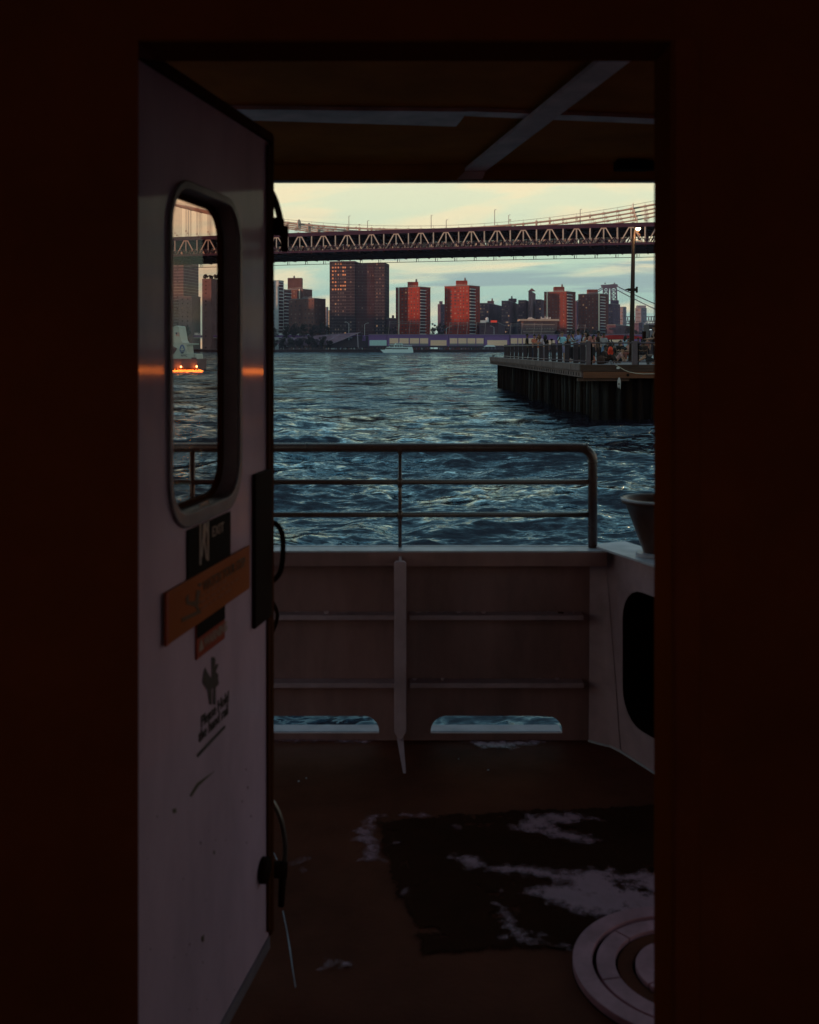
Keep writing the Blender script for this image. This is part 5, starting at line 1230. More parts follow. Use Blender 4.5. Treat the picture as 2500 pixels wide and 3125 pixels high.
# ---------------------------------------------------------------- boats
def boats():
    W = mat('boat_white', (.66, .74, .72), .4); G = mat('boat_glass', (.06, .05, .06), .2); RD = mat('boat_red_boot', (.2, .03, .03), .6)
    d = 880; z5 = lambda x, y, dd=d: P(1160+x/5.074, 822.2+y/5.074, dd)
    T = thing('excursion_boat', 'white three-deck excursion boat with a raked bow passing the far bank', 'boat', tuple(z5(260, 1285)))
    bw_ = 7
    q = MB(); q.prism([z5(55, 1290), z5(515, 1290), z5(512, 1240), z5(180, 1240), z5(5, 1243), z5(25, 1262)], (0, bw_, 0)); q.build('hull', W, T)
    q = MB(); q.prism([z5(50, 1298), z5(516, 1298), z5(516, 1289), z5(46, 1289)], (0, bw_, 0)); q.build('waterline', RD, T)
    q = MB(); q.prism([z5(75, 1240), z5(512, 1240), z5(500, 1205), z5(110, 1205)], (0, bw_, 0)); q.build('main_cabin', W, T)
    q = MB(); q.prism([z5(85, 1206), z5(500, 1206), z5(497, 1199), z5(110, 1199)], (0, bw_+.3, 0)); q.build('upper_deck', W, T)
    q = MB(); q.prism([z5(130, 1199, d+.8), z5(350, 1199, d+.8), z5(340, 1168, d+.8), z5(170, 1168, d+.8)], (0, bw_-1.6, 0)); q.build('upper_cabin', W, T)
    q = MB(); q.prism([z5(120, 1169), z5(497, 1177), z5(497, 1171), z5(160, 1163)], (0, bw_, 0)); q.build('sun_deck', W, T)
    q = MB(); q.prism([z5(215, 1166, d+1.2), z5(352, 1166, d+1.2), z5(340, 1141, d+1.2), z5(240, 1141, d+1.2)], (0, bw_-2.4, 0)); q.build('wheelhouse', W, T)
    q = MB(); q.tube([z5(300, 1141, d+3), z5(300, 1118, d+3)], .12, 6); q.build('mast', W, T)
    for X0, X1, Y0, Y1 in [(190+i*31, 190+i*31+25, 1214, 1236) for i in range(8)]+[(95, 185, 1212, 1232)]:
        q = MB(); q.bb(z5(X0, Y1, d-.1), z5(X1, Y0, d-.02)); q.build('window', G, T)
    for X0, X1 in ((150, 215), (228, 262), (268, 300), (306, 338)):
        q = MB(); q.bb(z5(X0, 1196, d+.68), z5(X1, 1175, d+.78)); q.build('window', G, T)
    q = MB(); q.bb(z5(250, 1160, d+1.1), z5(335, 1148, d+1.18)); q.build('window', G, T)
    for X in range(360, 500, 20): q = MB(); q.bb(z5(X, 1200, d+.1), z5(X+2, 1176, d+.2)); q.build('stanchion', W, T)
    # near harbour ferry seen through the door's window
    d = 172; z8 = lambda x, y, dd=d: P(500+x/8.625, 980+y/8.625, dd)
    W2 = mat('ferry_pale', (.52, .66, .62), .45, noise=.12, nscale=.4); HB = mat('ferry_hull_grey', (.20, .13, .15), .5, noise=.3, nscale=.3); BL = mat('emblem_blue', (.10, .18, .42), .6); NV = mat('emblem_dark', (.04, .06, .12), .6)
    T = thing('harbour_ferry', 'pale harbour ferry with a tall raked funnel, two bright orange lamps at its stern', 'ferry', tuple(z8(240, 1290)))
    q = MB(); q.prism([z8(-900, 1300), z8(868, 1280), z8(876, 1000), z8(-900, 985)], (0, 8, 0)); q.build('hull', HB, T)
    q = MB(); q.prism([z8(-900, 1316, d-.04), z8(868, 1290, d-.04), z8(870, 1226, d-.04), z8(-900, 1234, d-.04)], (0, .03, 0)); q.build('rubbing_strake', mat('ferry_rust', (.16, .035, .02), .6), T)
    q = MB(); q.prism([z8(x, y, d+1.2) for x, y in ((-900, 985), (866, 992), (858, 866), (612, 852), (588, 625), (757, 611), (760, 582), (500, 572), (452, 500), (398, 196), (392, 150), (320, 120), (180, 165), (130, 560), (-900, 580))], (0, 5.4, 0)); sp = q.build('superstructure', W2, T)
    q = MB(); q.prism([z8(x, y, d+1.1) for x, y in ((-300, 655), (238, 655), (355, 718), (265, 858), (-300, 862))], (0, .09, 0)); q.build('side_opening', HB, T)
    q = MB(); q.prism([z8(290, 165, d+1.0), z8(392, 150, d+1.0), z8(350, 116, d+1.0), z8(310, 118, d+1.0)], (0, 5.7, 0)); q.build('funnel_cap', W2, T)
    c = z8(483, 735, d+1.17)
    ov = lambda rx, rz, yy: [(c.x+rx/8.625*d/F*math.cos(a), c.y-yy, c.z+rz/8.625*d/F*math.sin(a)) for a in [2*math.pi*k/28 for k in range(28)]]
    q = MB(); q.prism(ov(68, 122, 0), (0, .02, 0)); em = q.build('emblem', BL, T); em['label'] = 'blue oval emblem with a pale boat on waves'
    q = MB(); q.prism([z8(x, y, d+1.14) for x, y in ((440, 720), (525, 720), (535, 745), (515, 772), (450, 772), (430, 745))], (0, .01, 0))
    q.prism([z8(x, y, d+1.14) for x, y in ((452, 712), (512, 712), (505, 690), (458, 690))], (0, .01, 0)); q.prism([z8(x, y, d+1.14) for x, y in ((465, 680), (500, 680), (494, 664), (470, 664))], (0, .01, 0))
    for yy in (785, 805):
        q.prism([z8(x, yy+y, d+1.14) for x, y in ((430, 0), (455, 8), (480, 0), (505, 8), (533, 0), (533, 8), (505, 16), (480, 8), (455, 16), (430, 8))], (0, .01, 0))
    q.build('boat_mark', W2, em)
    q = MB(); q.prism([z8(x, y, d+1.14) for x, y in ((445, 822), (535, 818), (505, 848), (490, 852), (470, 842))], (0, .01, 0)); q.build('lower_mark', NV, em)
    M = Matrix.Identity(4); M.col[0][:3] = (1, 0, 0); M.col[1][:3] = (0, 0, 1); M.col[2][:3] = (0, -1, 0); M.col[3][:3] = z8(450, 932, d+1.17)
    text_mesh('lettering', 'NYC', .50, NV, M, T, thick=.01, bold=.01)
    q = MB(); q.prism([z8(x, y, d+1.16) for x, y in ((308, 294), (398, 300), (412, 398), (322, 388))], (0, .03, 0)); fg = q.build('flag', mat('flag_red', (.55, .25, .24), .7), T)
    for k in range(3): q = MB(); y0 = 318+k*27; q.prism([z8(x, y, d+1.13) for x, y in ((340+k*2, y0), (402+k*4, y0), (404+k*4, y0+10), (342+k*2, y0+10))], (0, .02, 0)); q.build('stripe', W2, fg)
    q = MB(); q.prism([z8(x, y, d+1.12) for x, y in ((306, 294), (348, 297), (356, 348), (314, 345))], (0, .02, 0)); q.build('canton', NV, fg)
    q = MB(); q.bar(z8(800, 985, d+.9), z8(800, 870, d+.9), .07, .07); q.bar(z8(730, 980, d+.8), z8(860, 985, d+.8), .08, .3); q.build('stern_gate', HB, T)
    LM = mat('stern_lamp', (1, .6, .3), .4, emit=(1, .50, .18), estr=9)
    for x, y in ((453, 1200), (866, 1194)):
        p = z8(x, y, d-.35); q = MB(); q.lathe(p, [(0, -.16), (.11, -.13), (.17, 0), (.11, .13), (0, .16)], 12); lo = q.build('stern_lamp', LM, T, smooth=True)
        ld = bpy.data.lights.new('stern_light', 'POINT'); ld.energy = 40; ld.color = (1, .36, .08); ld.shadow_soft_size = .15
        l = bpy.data.objects.new('stern_light', ld); COL.objects.link(l); l.parent = T; l.location = ORI[T.name] @ (p+Vector((-.5, -.2, 0)))
        q = MB(); q.bb(p+Vector((-.05, .1, .15)), p+Vector((.05, .32, .6))); q.build('lamp_bracket', HB, T)
boats()

# ---------------------------------------------------------------- near pier
PZ0 = 2.72; Pc = Vector((8.51, 50.8, 0)); Pf = Vector((7.55, 96, 0)); pe = (Pf-Pc).normalized(); pi_ = Vector((pe.y, -pe.x, 0))   # pe away, pi_ inward (+x)
def pier():
    MW = mat('pier_concrete', (.16, .095, .085), .8, noise=.35, nscale=1.4, bump=.3, bscale=4); MT1 = mat('pier_timber', (.075, .032, .02), .75, noise=.4, nscale=2, stretch=(.3, 1, 4)); MT2 = mat('pier_timber_orange', (.16, .05, .022), .7, noise=.35, nscale=2, stretch=(.3, 1, 4))
    MP = mat('pile_wood', (.012, .004, .002), .9, spec=.1, noise=.4, nscale=3); MDK = mat('pier_deck_boards', (.15, .10, .11), .55, noise=.3, nscale=1.2, stretch=(.2, 3, 1)); MR = mat('pier_rail_paint', (.11, .065, .072), .42, noise=.2, nscale=3)
    T = thing('pier', 'long public pier on dark timber piles at the right', 'pier', tuple(Pc+Vector((2, 10, 0))))
    L = (Pf-Pc).length; W = 46
    up = Vector((0, 0, 1))
    q = MB(); q.prism([Pc+up*(PZ0-.10), Pc+Vector((W, 0, PZ0-.10)), Pf+pi_*W+up*(PZ0-.10), Pf+up*(PZ0-.10)], (0, 0, .10)); q.build('deck', MDK, T)
    # edge blocks along the long side
    n = 0; s = 0.0
    lens = [2.6, 5.6, 6.6, 7.2, 6.2, 6.0, 5.5, 5.0]
    for l in lens:
        e = min(L, s+l-.12)
        if s >= L: break
        q = MB(); a, b = Pc+pe*(s+.02), Pc+pe*e
        q.prism([a-pi_*.22+up*(PZ0-.30), b-pi_*.22+up*(PZ0-.30), b-pi_*.22+up*(PZ0+.03), a-pi_*.22+up*(PZ0+.03)], pi_*.215); q.build('edge_block', MW, T, bevel=.012)
        s += l
    q = MB(); q.prism([Pc-pi_*.12+up*(PZ0-.62), Pf-pi_*.12+up*(PZ0-.62), Pf-pi_*.12+up*(PZ0-.31), Pc-pi_*.12+up*(PZ0-.31)], pi_*.12); fb = q.build('wale', MW, T)
    q = MB()
    for k in range(60): a = Pc-pi_*.125+pe*(.6+k*.74); q.bar(a+up*(PZ0-.56), a+up*(PZ0-.40), .05, .03)
    q.build('wale_notches', MP, fb)
    # front face timbers
    q = MB(); q.bb((Pc.x-.2, Pc.y-.16, PZ0-.33), (Pc.x+W, Pc.y-.001, PZ0+.0)); q.build('front_timber', MT1, T, bevel=.015)
    q = MB(); q.bb((Pc.x-.05, Pc.y-.20, PZ0-.66), (Pc.x+W, Pc.y-.002, PZ0-.345)); q.build('front_timber', MT2, T, bevel=.015)
    q = MB(); q.bb((Pc.x-.3, Pc.y-.1, PZ0-.80), (Pc.x+2.2, Pc.y+.3, PZ0-.67)); q.build('bearer', MT1, T)
    for k in range(8): a = Vector((Pc.x+2.1+k*2.6, Pc.y-.205, PZ0-.5)); q = MB(); q.tube([a, a-Vector((0, .05, 0))], .07, 8); q.build('bolt', MP, T)
    # sheet of piles, long side and front
    q = MB(); q.prism([Pc+pi_*1.0+pe*.6+up*-1.5, Pf+pi_*1.0-pe*1.2+up*-1.5, Pf+pi_*1.0-pe*1.2+up*(PZ0-.6), Pc+pi_*1.0+pe*.6+up*(PZ0-.6)], pi_*.3); q.bb((Pc.x+1, Pc.y+.7, -1.5), (Pc.x+W, Pc.y+1, PZ0-.7)); q.bb((Pf.x+.5, Pf.y-1.5, -1.5), (Pf.x+W, Pf.y-1.2, PZ0-.6)); q.build('sheet_wall', MP, T)
    r = random.Random(8); MPS = [MP, mat('pile_wood_brown', (.015, .006, .0025), .9, noise=.6, nscale=2.5, spec=.05, stretch=(1, 1, .3)), mat('pile_wood_wet', (.010, .004, .002), .7, noise=.5, nscale=3)]
    s = .4; cnt = 0; rest = MB()
    while s < L-1:
        a = Pc+pi_*(.72+r.uniform(-.12, .1))+pe*s; rad = r.uniform(.13, .19); tp = PZ0-.63
        q = MB(); q.tube([a-up*1.5, a+up*.8, a+up*tp+pi_*r.uniform(-.05, .05)], [rad*1.1, rad, rad*.95], 8)
        if s < 34: q.build('pile', r.choice(MPS), T, smooth=True); cnt += 1
        else: rest.add(q.v, q.f)
        s += r.uniform(.45, .75)
    rest.build('piles', MP, T)['kind'] = 'stuff'
    s = .5
    while s < 17:
        a = Vector((Pc.x+.6+s, Pc.y+.45+r.uniform(-.1, .1), 0)); rad = r.uniform(.14, .2)
        q = MB(); q.tube([a-up*1.5, a+up*.8, a+up*(PZ0-.67)], [rad*1.1, rad, rad*.95], 8); q.build('pile', r.choice(MPS), T, smooth=True); s += r.uniform(.5, .8)
    # railing: thing of its own
    MF = mat('pier_fin_paint', (.055, .032, .036), .6, noise=.3, nscale=3, spec=.2)
    G = thing('pier_railing', 'grey pier railing of flat fin posts and tube rails round the pier edge', 'railing', tuple(Pc+up*PZ0))
    for Xp in (1536.8, 1546, 1556.8, 1569, 1581.4, 1595, 1610.6, 1626, 1642.8, 1659.7, 1681, 1699.7, 1721, 1747, 1768):
        dd = 9.587/((Xp-1250)/F+.0212); a = Pc+pe*((dd-50.8)/pe.y)+pi_*.06
        q = MB(); q.prism([a+up*(PZ0+.03), a+pi_*.25+up*(PZ0+.03), a+pi_*.25+up*(PZ0+1.10), a+up*(PZ0+1.10)], pe*.09); q.build('post', MF, G, bevel=.008)
    def r0(a, b, z, rad, nm='rail'):
        q = MB(); q.tube([a+up*(PZ0+z), b+up*(PZ0+z)], rad, 8); q.build(nm, MR, G, smooth=True)
    e0 = Pc+pi_*.08; e1 = Pc+pe*((86.3-50.8)/pe.y)+pi_*.08
    r0(e0, e1, 1.00, .035, 'top_rail'); r0(e0, e1, .16, .03, 'bottom_rail')
    e2 = e1+pi_*22
    r0(e1, e2, 1.00, .035, 'top_rail'); r0(e1, e2, .16, .03, 'bottom_rail')
    for k in range(1, 11): a = e1+pi_*(2.1*k); q = MB(); q.prism([a+up*(PZ0+.0), a+pe*.3+up*(PZ0+.0), a+pe*.3+up*(PZ0+1.1), a+up*(PZ0+1.1)], pi_*.09); q.build('post', MR, G)
    f1 = Vector((Pc.x+W, Pc.y+.1, 0)); f0 = Vector((Pc.x+.1, Pc.y+.1, 0))
    r0(f0, f1, 1.06, .035, 'top_rail'); r0(f0, f1, .14, .022, 'bottom_rail')
    for X, w_ in ((1797, 13.5), (1939, 15.5), (2085, 15)):
        x = (X-CX)/F*50.8; ww = w_/F*50.8
        q = MB(); q.bb((x-ww/2, 50.82, PZ0+.0), (x+ww/2, 51.05, PZ0+1.16)); q.build('post', MR, G, bevel=.012)
        q = MB(); q.bb((x+ww/2+.002, 50.95, PZ0), (x+ww/2+.09, 51.15, PZ0+1.05)); q.build('post', MP, G)
    # far-end inner row of rail posts already above; rope draped on the front timbers
    z3 = lambda x, y, dd: P(1480+x/3.2547, 950+y/3.2547, dd)
    q = MB(); q.tube([z3(x, y, 50.55) for x, y in ((1300, 532), (1340, 556), (1390, 585), (1440, 604), (1500, 616), (1580, 622), (1690, 620), (1800, 600), (1900, 560))], .019, 7)
    tag(q.build('rope', mat('rope', (.45, .34, .26), .9), None, smooth=True), 'sagging pale mooring rope slung along the front timbers of the pier', 'rope')
    q = MB(); q.bb(z3(1312, 572, 50.5), z3(1334, 552, 50.6)); tag(q.build('rope_tag', mat('tag_pale', (.55, .47, .42), .8)), 'pale tag where the mooring rope is tied to the pier', 'tag')
    F_ = thing('fender_strap', 'torn pale fender strap with a dark eye hanging below the pier edge', 'strap', tuple(z3(1335, 655, 50.5)))
    q = MB(); q.prism([z3(x, y, 50.52) for x, y in ((1318, 690), (1328, 660), (1342, 658), (1350, 690), (1350, 730), (1348, 775), (1340, 760), (1334, 735), (1326, 765), (1318, 740))], (0, .05, 0)); q.build('strap', mat('strap_pale', (.42, .34, .32), .9), F_)
    q = MB(); q.tube([z3(1332, 722, 50.51), z3(1332, 722, 50.47)], .04, 8); q.build('eye', MP, F_)
    # far weeds tuft at the pier end and by post
    for X, Y, dd, lb in ((1978, 1111, 50.9, 'small dark weed on the pier edge right of the second post'), (1505, 1089, 95.5, 'tuft of grass at the far tip of the pier'), (1868, 1112, 50.9, 'thin dark weed on the pier edge below the red backpack')):
        p = P(X, Y, dd); p.z = PZ0+.01; T2 = thing('weed', lb, 'weed', tuple(p)); q = MB(); rr = random.Random(int(X))
        for k in range(26 if X != 1868 else 6):
            a = rr.uniform(0, 6.28); h = rr.uniform(.1, .3); s_ = rr.uniform(.02, .28); e = p+Vector((math.cos(a)*s_, math.sin(a)*s_*.4, h)); q.bar(p+Vector((math.cos(a)*s_*.3, 0, 0)), e, .015, .004)
        q.build('leaves', M_leaf[0], T2)
pier()
def door_streak_emitter():  # added emitter, out of view, for the orange streak on the door
    T = thing('streak_emitter', 'unseen glowing strip added under the pier edge to streak the door orange', 'light strip', (30, 50.5, 2.25))
    q = MB(); q.bb((22, 50.42, 2.20), (44, 50.56, 2.33)); q.build('strip', mat('streak_emitter_glow', (1, .5, .2), .5, emit=(1, .20, .02), estr=50), T)
    q = MB(); q.bb((22, 50.40, 2.35), (44, 50.6, 2.38)); q.build('emitter_cover', M_black, T)
door_streak_emitter()
def lamp_post():
    d = 60; M_ = mat('lamp_post_brown', (.030, .011, .006), .6, noise=.3, nscale=2)
    b = P(1927.5, 1105, d); b.z = PZ0; top = P(1934, 697, d)
    T = thing('pier_lamp_post', 'tall dark lamp post on the pier with a lit lamp at its top', 'lamp post', tuple(b))
    q = MB(); q.tube([b, b+(top-b)*.12, top], [.17, .15, .10], 12); q.build('pole', M_, T, smooth=True)
    q = MB(); q.lathe(b, [(0, 0), (.28, 0), (.28, .06), (.2, .12), (.18, .4), (0, .4)], 16); q.build('base', M_, T)
    # mid bracket with flat luminaire on the left
    c = P(1931, 884, d-.05); q = MB(); q.box(c, (.52, .2, .16)); q.box(c+Vector((.24, 0, 0)), (.08, .24, .34)); q.build('bracket', M_, T, bevel=.01)
    q = MB(); e = P(1909, 883, d-.05); q.prism([e, e+Vector((.15, 0, .06)), e+Vector((.42, 0, .05)), e+Vector((.42, 0, -.02)), e+Vector((.1, 0, -.03))], (0, .3, 0)); q.build('luminaire', M_, T)
    # top twin arms
    c = P(1941, 698, d-.05); q = MB(); q.tube([top-Vector((0, 0, .1)), top+Vector((.12, 0, .02)), c+Vector((.05, 0, .05))], .035, 8); q.build('arm', M_, T, smooth=True)
    q = MB(); q.box(P(1948, 694.5, d-.05), (.34, .34, .06)); q.build('lamp_head', M_, T, bevel=.01)
    q = MB(); h = P(1948, 698.5, d-.05); q.lathe(h, [(0, -.10), (.07, -.08), (.13, -.01), (.14, .05), (0, .05)], 14)
    q.build('lamp', mat('pier_lamp_glow', (1, .8, .5), .3, emit=(1, .70, .36), estr=26), T, smooth=True)
    ld = bpy.data.lights.new('pier_light', 'POINT'); ld.energy = 45; ld.color = (1, .6, .28); ld.shadow_soft_size = .12
    l = bpy.data.objects.new('pier_light', ld); COL.objects.link(l); l.parent = T; l.location = ORI[T.name] @ (h-Vector((0, .1, .25)))
    q = MB(); q.tube([P(1937, 700, d), P(1953, 716, d), P(1954, 722, d)], .03, 6); q.build('arm', M_, T)
    q = MB(); c = P(1948, 737, d-.05); q.box(c, (.30, .2, .10)); q.box(c-Vector((.12, 0, -.05)), (.12, .1, .1)); q.build('sensor', mat('sensor_pale', (.5, .42, .38), .6), T, bevel=.01)
lamp_post()
def canopy_far():
    T = thing('red_canopy', 'wide low red canopy at the back of the pier behind the seated crowd', 'canopy', tuple(P(1900, 1090, 108)))
    d = 108; pts = [(1826, 1036), (1846, 1027), (1862, 1022.5), (1880, 1022), (1930, 1024.5), (1958, 1027), (1964, 1031), (1962, 1034)]
    q = MB(); q.prism([P(X, Y, d) for X, Y in pts], (0, 6, 0)); q.build('fabric', mat('canopy_red', (.40, .035, .035), .8, noise=.25, nscale=1), T)
    for X in (1832, 1866, 1915, 1958): q = MB(); a = P(X, 1033, d+1); q.tube([a, Vector((a.x, a.y, PZ0))], .06, 6); q.build('pole', M_black, T)
    K = thing('kiosk', 'slim dark kiosk with a lit top at the far right of the pier', 'kiosk', tuple(P(1985, 1090, 90)))
    q = MB(); q.bb(P(1981, 1100, 90), P(1997, 992, 92)); q.build('body', mat('kiosk_dark', (.05, .03, .035), .6), K)
    q = MB(); q.bb(P(1983, 1007, 89.9), P(1989, 1005.5, 89.97)); q.build('light_strip', mat('kiosk_light', (1, 1, 1), .5, emit=(.8, .9, .95), estr=.8), K)
    q = MB(); q.bb(P(1984, 1030, 89.9), P(1992, 1010, 89.97)); q.build('panel', mat('kiosk_panel', (.2, .17, .2), .4), K)
    K = thing('info_totem', 'thin dark post standing among the people left of the kiosk', 'post', tuple(P(1966, 1095, 80)))
    q = MB(); q.bb(P(1963.5, 1095, 80), P(1968.5, 1011, 80.4)); q.build('post', M_black, K, bevel=.01)
canopy_far()

# ---------------------------------------------------------------- people
SKIN = {'a': mat('skin_warm', (.40, .19, .12), .6), 'b': mat('skin_dark', (.14, .065, .04), .6), 'c': mat('skin_light', (.52, .30, .22), .6)}
HAIR = mat('hair_dark', (.018, .010, .008), .5); HAIR2 = mat('hair_brown', (.10, .045, .025), .5)
def cloth(name, col): return mat('cloth_'+name, col, .85, noise=.2, nscale=8)
def skinmesh(verts, edges, radii, sub=1):
    me = bpy.data.meshes.new('tmp'); me.from_pydata(verts, edges, []); o = bpy.data.objects.new('tmp', me); COL.objects.link(o)
    o.modifiers.new('s', 'SKIN')
    for i, sv in enumerate(me.skin_vertices[0].data): sv.radius = radii[i] if isinstance(radii[i], tuple) else (radii[i], radii[i])
    me.skin_vertices[0].data[0].use_root = True
    ss = o.modifiers.new('u', 'SUBSURF'); ss.levels = sub; ss.render_levels = sub
    bpy.context.view_layer.update(); dg = bpy.context.evaluated_depsgraph_get(); r = bpy.data.meshes.new_from_object(o.evaluated_get(dg))
    bpy.data.objects.remove(o); bpy.data.meshes.remove(me)
    for p in r.polygons: p.use_smooth = True
    return r
POSE = {
 'stand': dict(pel=(0, 0, .95), sp=(0, .0, 1.16), ch=(0, .0, 1.36), nk=(0, -.005, 1.50), hd=(0, -.02, 1.64), hip=.09, kn=((-.11, -.01, .51), (.11, -.01, .51)), an=((-.12, .03, .09), (.12, .03, .09))),
 'lean': dict(pel=(0, .10, .93), sp=(0, .02, 1.13), ch=(0, -.10, 1.30), nk=(0, -.17, 1.42), hd=(0, -.23, 1.53), hip=.09, kn=((-.11, .10, .50), (.12, .04, .50)), an=((-.11, .16, .09), (.13, .08, .09))),
 'sit': dict(pel=(0, 0, .14), sp=(0, .03, .34), ch=(0, .02, .55), nk=(0, -.02, .69), hd=(0, -.05, .83), hip=.10, kn=((-.16, -.38, .48), (.14, -.40, .42)), an=((-.13, -.60, .09), (.15, -.66, .09))),
 'bench': dict(pel=(0, 0, .50), sp=(0, .0, .70), ch=(0, -.04, .90), nk=(0, -.09, 1.04), hd=(0, -.13, 1.18), hip=.10, kn=((-.12, -.42, .52), (.12, -.40, .52)), an=((-.13, -.46, .09), (.12, -.36, .09))),
 'recline': dict(pel=(0, 0, .13), sp=(0, .12, .28), ch=(0, .26, .44), nk=(0, .33, .56), hd=(0, .36, .70), hip=.10, kn=((-.10, -.34, .40), (.12, -.40, .28)), an=((-.10, -.72, .09), (.12, -.80, .09))),
 'kneel': dict(pel=(0, .10, .32), sp=(0, .03, .52), ch=(0, -.06, .70), nk=(0, -.12, .84), hd=(0, -.18, .96), hip=.10, kn=((-.16, -.22, .12), (.15, -.20, .14)), an=((-.12, .20, .08), (.12, .22, .08)))}
def arms(kind, sh, s):   # s side -1/1 ; returns elbow, wrist, hand tip
    x, y, z = sh
    T = {'down': ((s*.05, .02, -.29), (s*.05, -.06, -.53), (s*.045, -.09, -.70)), 'phone': ((s*.06, -.16, -.20), (-s*.09, -.34, .06), (-s*.10, -.38, .20)), 'rail': ((s*.06, -.14, -.24), (s*.0, -.38, -.27), (-s*.03, -.52, -.27)),
         'face': ((s*.05, -.16, -.20), (-s*.08, -.24, .08), (-s*.10, -.20, .2)), 'lap': ((s*.05, -.05, -.27), (-s*.04, -.28, -.32), (-s*.08, -.40, -.30)), 'back': ((s*.08, .10, -.24), (s*.10, .20, -.44), (s*.10, .24, -.55)), 'hip': ((s*.16, .05, -.24), (s*.03, -.08, -.44), (-s*.02, -.12, -.52))}[kind]
    return [(x+a, y+b, z+c) for a, b, c in T]
def person(label, X, d, rz, pose='stand', armk=('down', 'down'), h=1.72, skin='a', top=None, legs=None, hair='short', hairm=None, skirt=False, group=None, z=PZ0, long_leg=True, bag=None, build=1.0):
    k = h/1.74; x = (X-CX)/F*d
    T = thing('person', label, 'person', (x, d, z), rz, group)
    p = POSE[pose]; S = lambda v: tuple(c*k for c in v)
    pel, sp, ch, nk, hd = p['pel'], p['sp'], p['ch'], p['nk'], p['hd']
    V = []; E = []; Rr = []
    def av(v, r, par=None):
        V.append(S(v)); Rr.append((r[0]*k, r[1]*k) if isinstance(r, tuple) else (r*k, r*k))
        if par is not None: E.append((par, len(V)-1))
        return len(V)-1
    b = build
    i0 = av(pel, (.15*b, .11*b)); i1 = av(sp, (.125*b, .095*b), i0); i2 = av(ch, (.145*b, .105*b), i1); i3 = av(nk, .052, i2)
    hv = Vector(hd)-Vector(nk); i4 = av(tuple(Vector(nk)+hv*.35), .058, i3); i5 = av(tuple(Vector(nk)+hv*.95+Vector((0, -.01, 0))), (.082, .094), i4); i6 = av(tuple(Vector(nk)+hv*1.55), (.070, .082), i5)
    shs = []; hands = []
    for s, ak in ((-1, armk[0]), (1, armk[1])):
        sh = (ch[0]+s*.175*b, ch[1]+.005, ch[2]+.055); e, w, ht = arms(ak, sh, s)
        a = av(sh, .058, i2); c = av(e, .042, a); w_ = av(w, .029, c); pm = tuple((Vector(w)+(Vector(ht)-Vector(w))*.55)); av(pm, (.040, .020), w_)
        shs.append((sh, e, w)); hands.append((Vector(w), Vector(ht), s))
    hips = []
    for s, kn, an in ((-1, p['kn'][0], p['an'][0]), (1, p['kn'][1], p['an'][1])):
        hp = (pel[0]+s*.095, pel[1], pel[2]-.05); a = av(hp, .088*b, i0); c = av(kn, .058, a); e = av(an, .040, c)
        f_ = Vector(an)+Vector((s*.02, -.06, -.045)); g_ = av(tuple(f_), (.042, .034), e); av(tuple(f_+Vector((s*.02, -.11, -.008))), (.040, .022), g_); hips.append((hp, kn, an))
    me = skinmesh(V, E, Rr, 2 if False else 1)
    # fingers, thumb, nose, ears joined into the body mesh
    q = MB(); q.v = [tuple(v.co) for v in me.vertices]; q.f = [tuple(pp.vertices) for pp in me.polygons]
    for w, ht, s in hands:
        w, ht = w*k, ht*k; dr = (ht-w).normalized(); L = .19*k; sd_ = dr.cross(Vector((0, 0, 1)) if abs(dr.z) < .8 else Vector((0, 1, 0))).normalized(); bend = sd_.cross(dr)*.25
        base = w+dr*L*.48
        for fi, ln in enumerate((.070, .080, .075, .058)):
            a = base+sd_*(fi-1.5)*.019*k; m_ = a+dr*ln*.55*k; e = m_+(dr+bend).normalized()*ln*.5*k; q.tube([a, m_, e], [.0095*k, .0085*k, .007*k], 5)
        a = w+dr*L*.25-sd_*.03*k*s; q.tube([a, a+(dr-sd_*s*.9).normalized()*.055*k], [.011*k, .008*k], 5)
    hc = Vector(nk)+hv*1.15; hc = hc*k
    q.tube([hc+Vector((0, -.085*k, .012*k)), hc+Vector((0, -.112*k, -.014*k))], [.008*k, .014*k], 5)
    for s in (-1, 1): q.box(hc+Vector((s*.082*k, .008*k, 0)), (.014*k, .032*k, .055*k))
    ORI_keep = ORI[T.name]; ORI[T.name] = Matrix()
    bo = q.build('body', SKIN[skin], T, smooth=True); ORI[bo.name] = Matrix()
    for s in (-1, 1):
        ee = MB(); ee.box(hc+Vector((s*.032*k, -.094*k, .018*k)), (.020*k, .008*k, .009*k)); ee.build('eye', M_signblk, T)
    # shirt
    def cl(verts, edges, rad, name, m_):
        me = skinmesh([S(v) for v in verts], edges, [(r[0]*k, r[1]*k) if isinstance(r, tuple) else (r*k, r*k) for r in rad], 1)
        me.materials.append(m_); me.name = name; o = bpy.data.objects.new(name, me); COL.objects.link(o); o.parent = T; return o
    tm = top or cloth('black', (.02, .014, .014))
    hem = tuple(Vector(pel)+(Vector(pel)-Vector(sp))*.15)
    v = [hem, pel, sp, ch, tuple(Vector(ch)+(Vector(nk)-Vector(ch))*.55)]; e = [(0, 1), (1, 2), (2, 3), (3, 4)]; r_ = [(.165*b, .13*b), (.168*b, .13*b), (.150*b, .118*b), (.170*b, .125*b), (.085, .08)]
    for (sh, el, w) in shs:
        n0 = len(v); mid = tuple(Vector(sh)+(Vector(el)-Vector(sh))*.85); v += [sh, mid]; e += [(3, n0), (n0, n0+1)]; r_ += [.074, .062]
    cl(v, e, r_, 'shirt', tm)
    lm = legs or cloth('trousers_dark', (.025, .016, .018))
    v = [tuple(Vector(pel)+Vector((0, 0, .06))), pel]; e = [(0, 1)]; r_ = [(.150*b, .118*b), (.162*b, .128*b)]
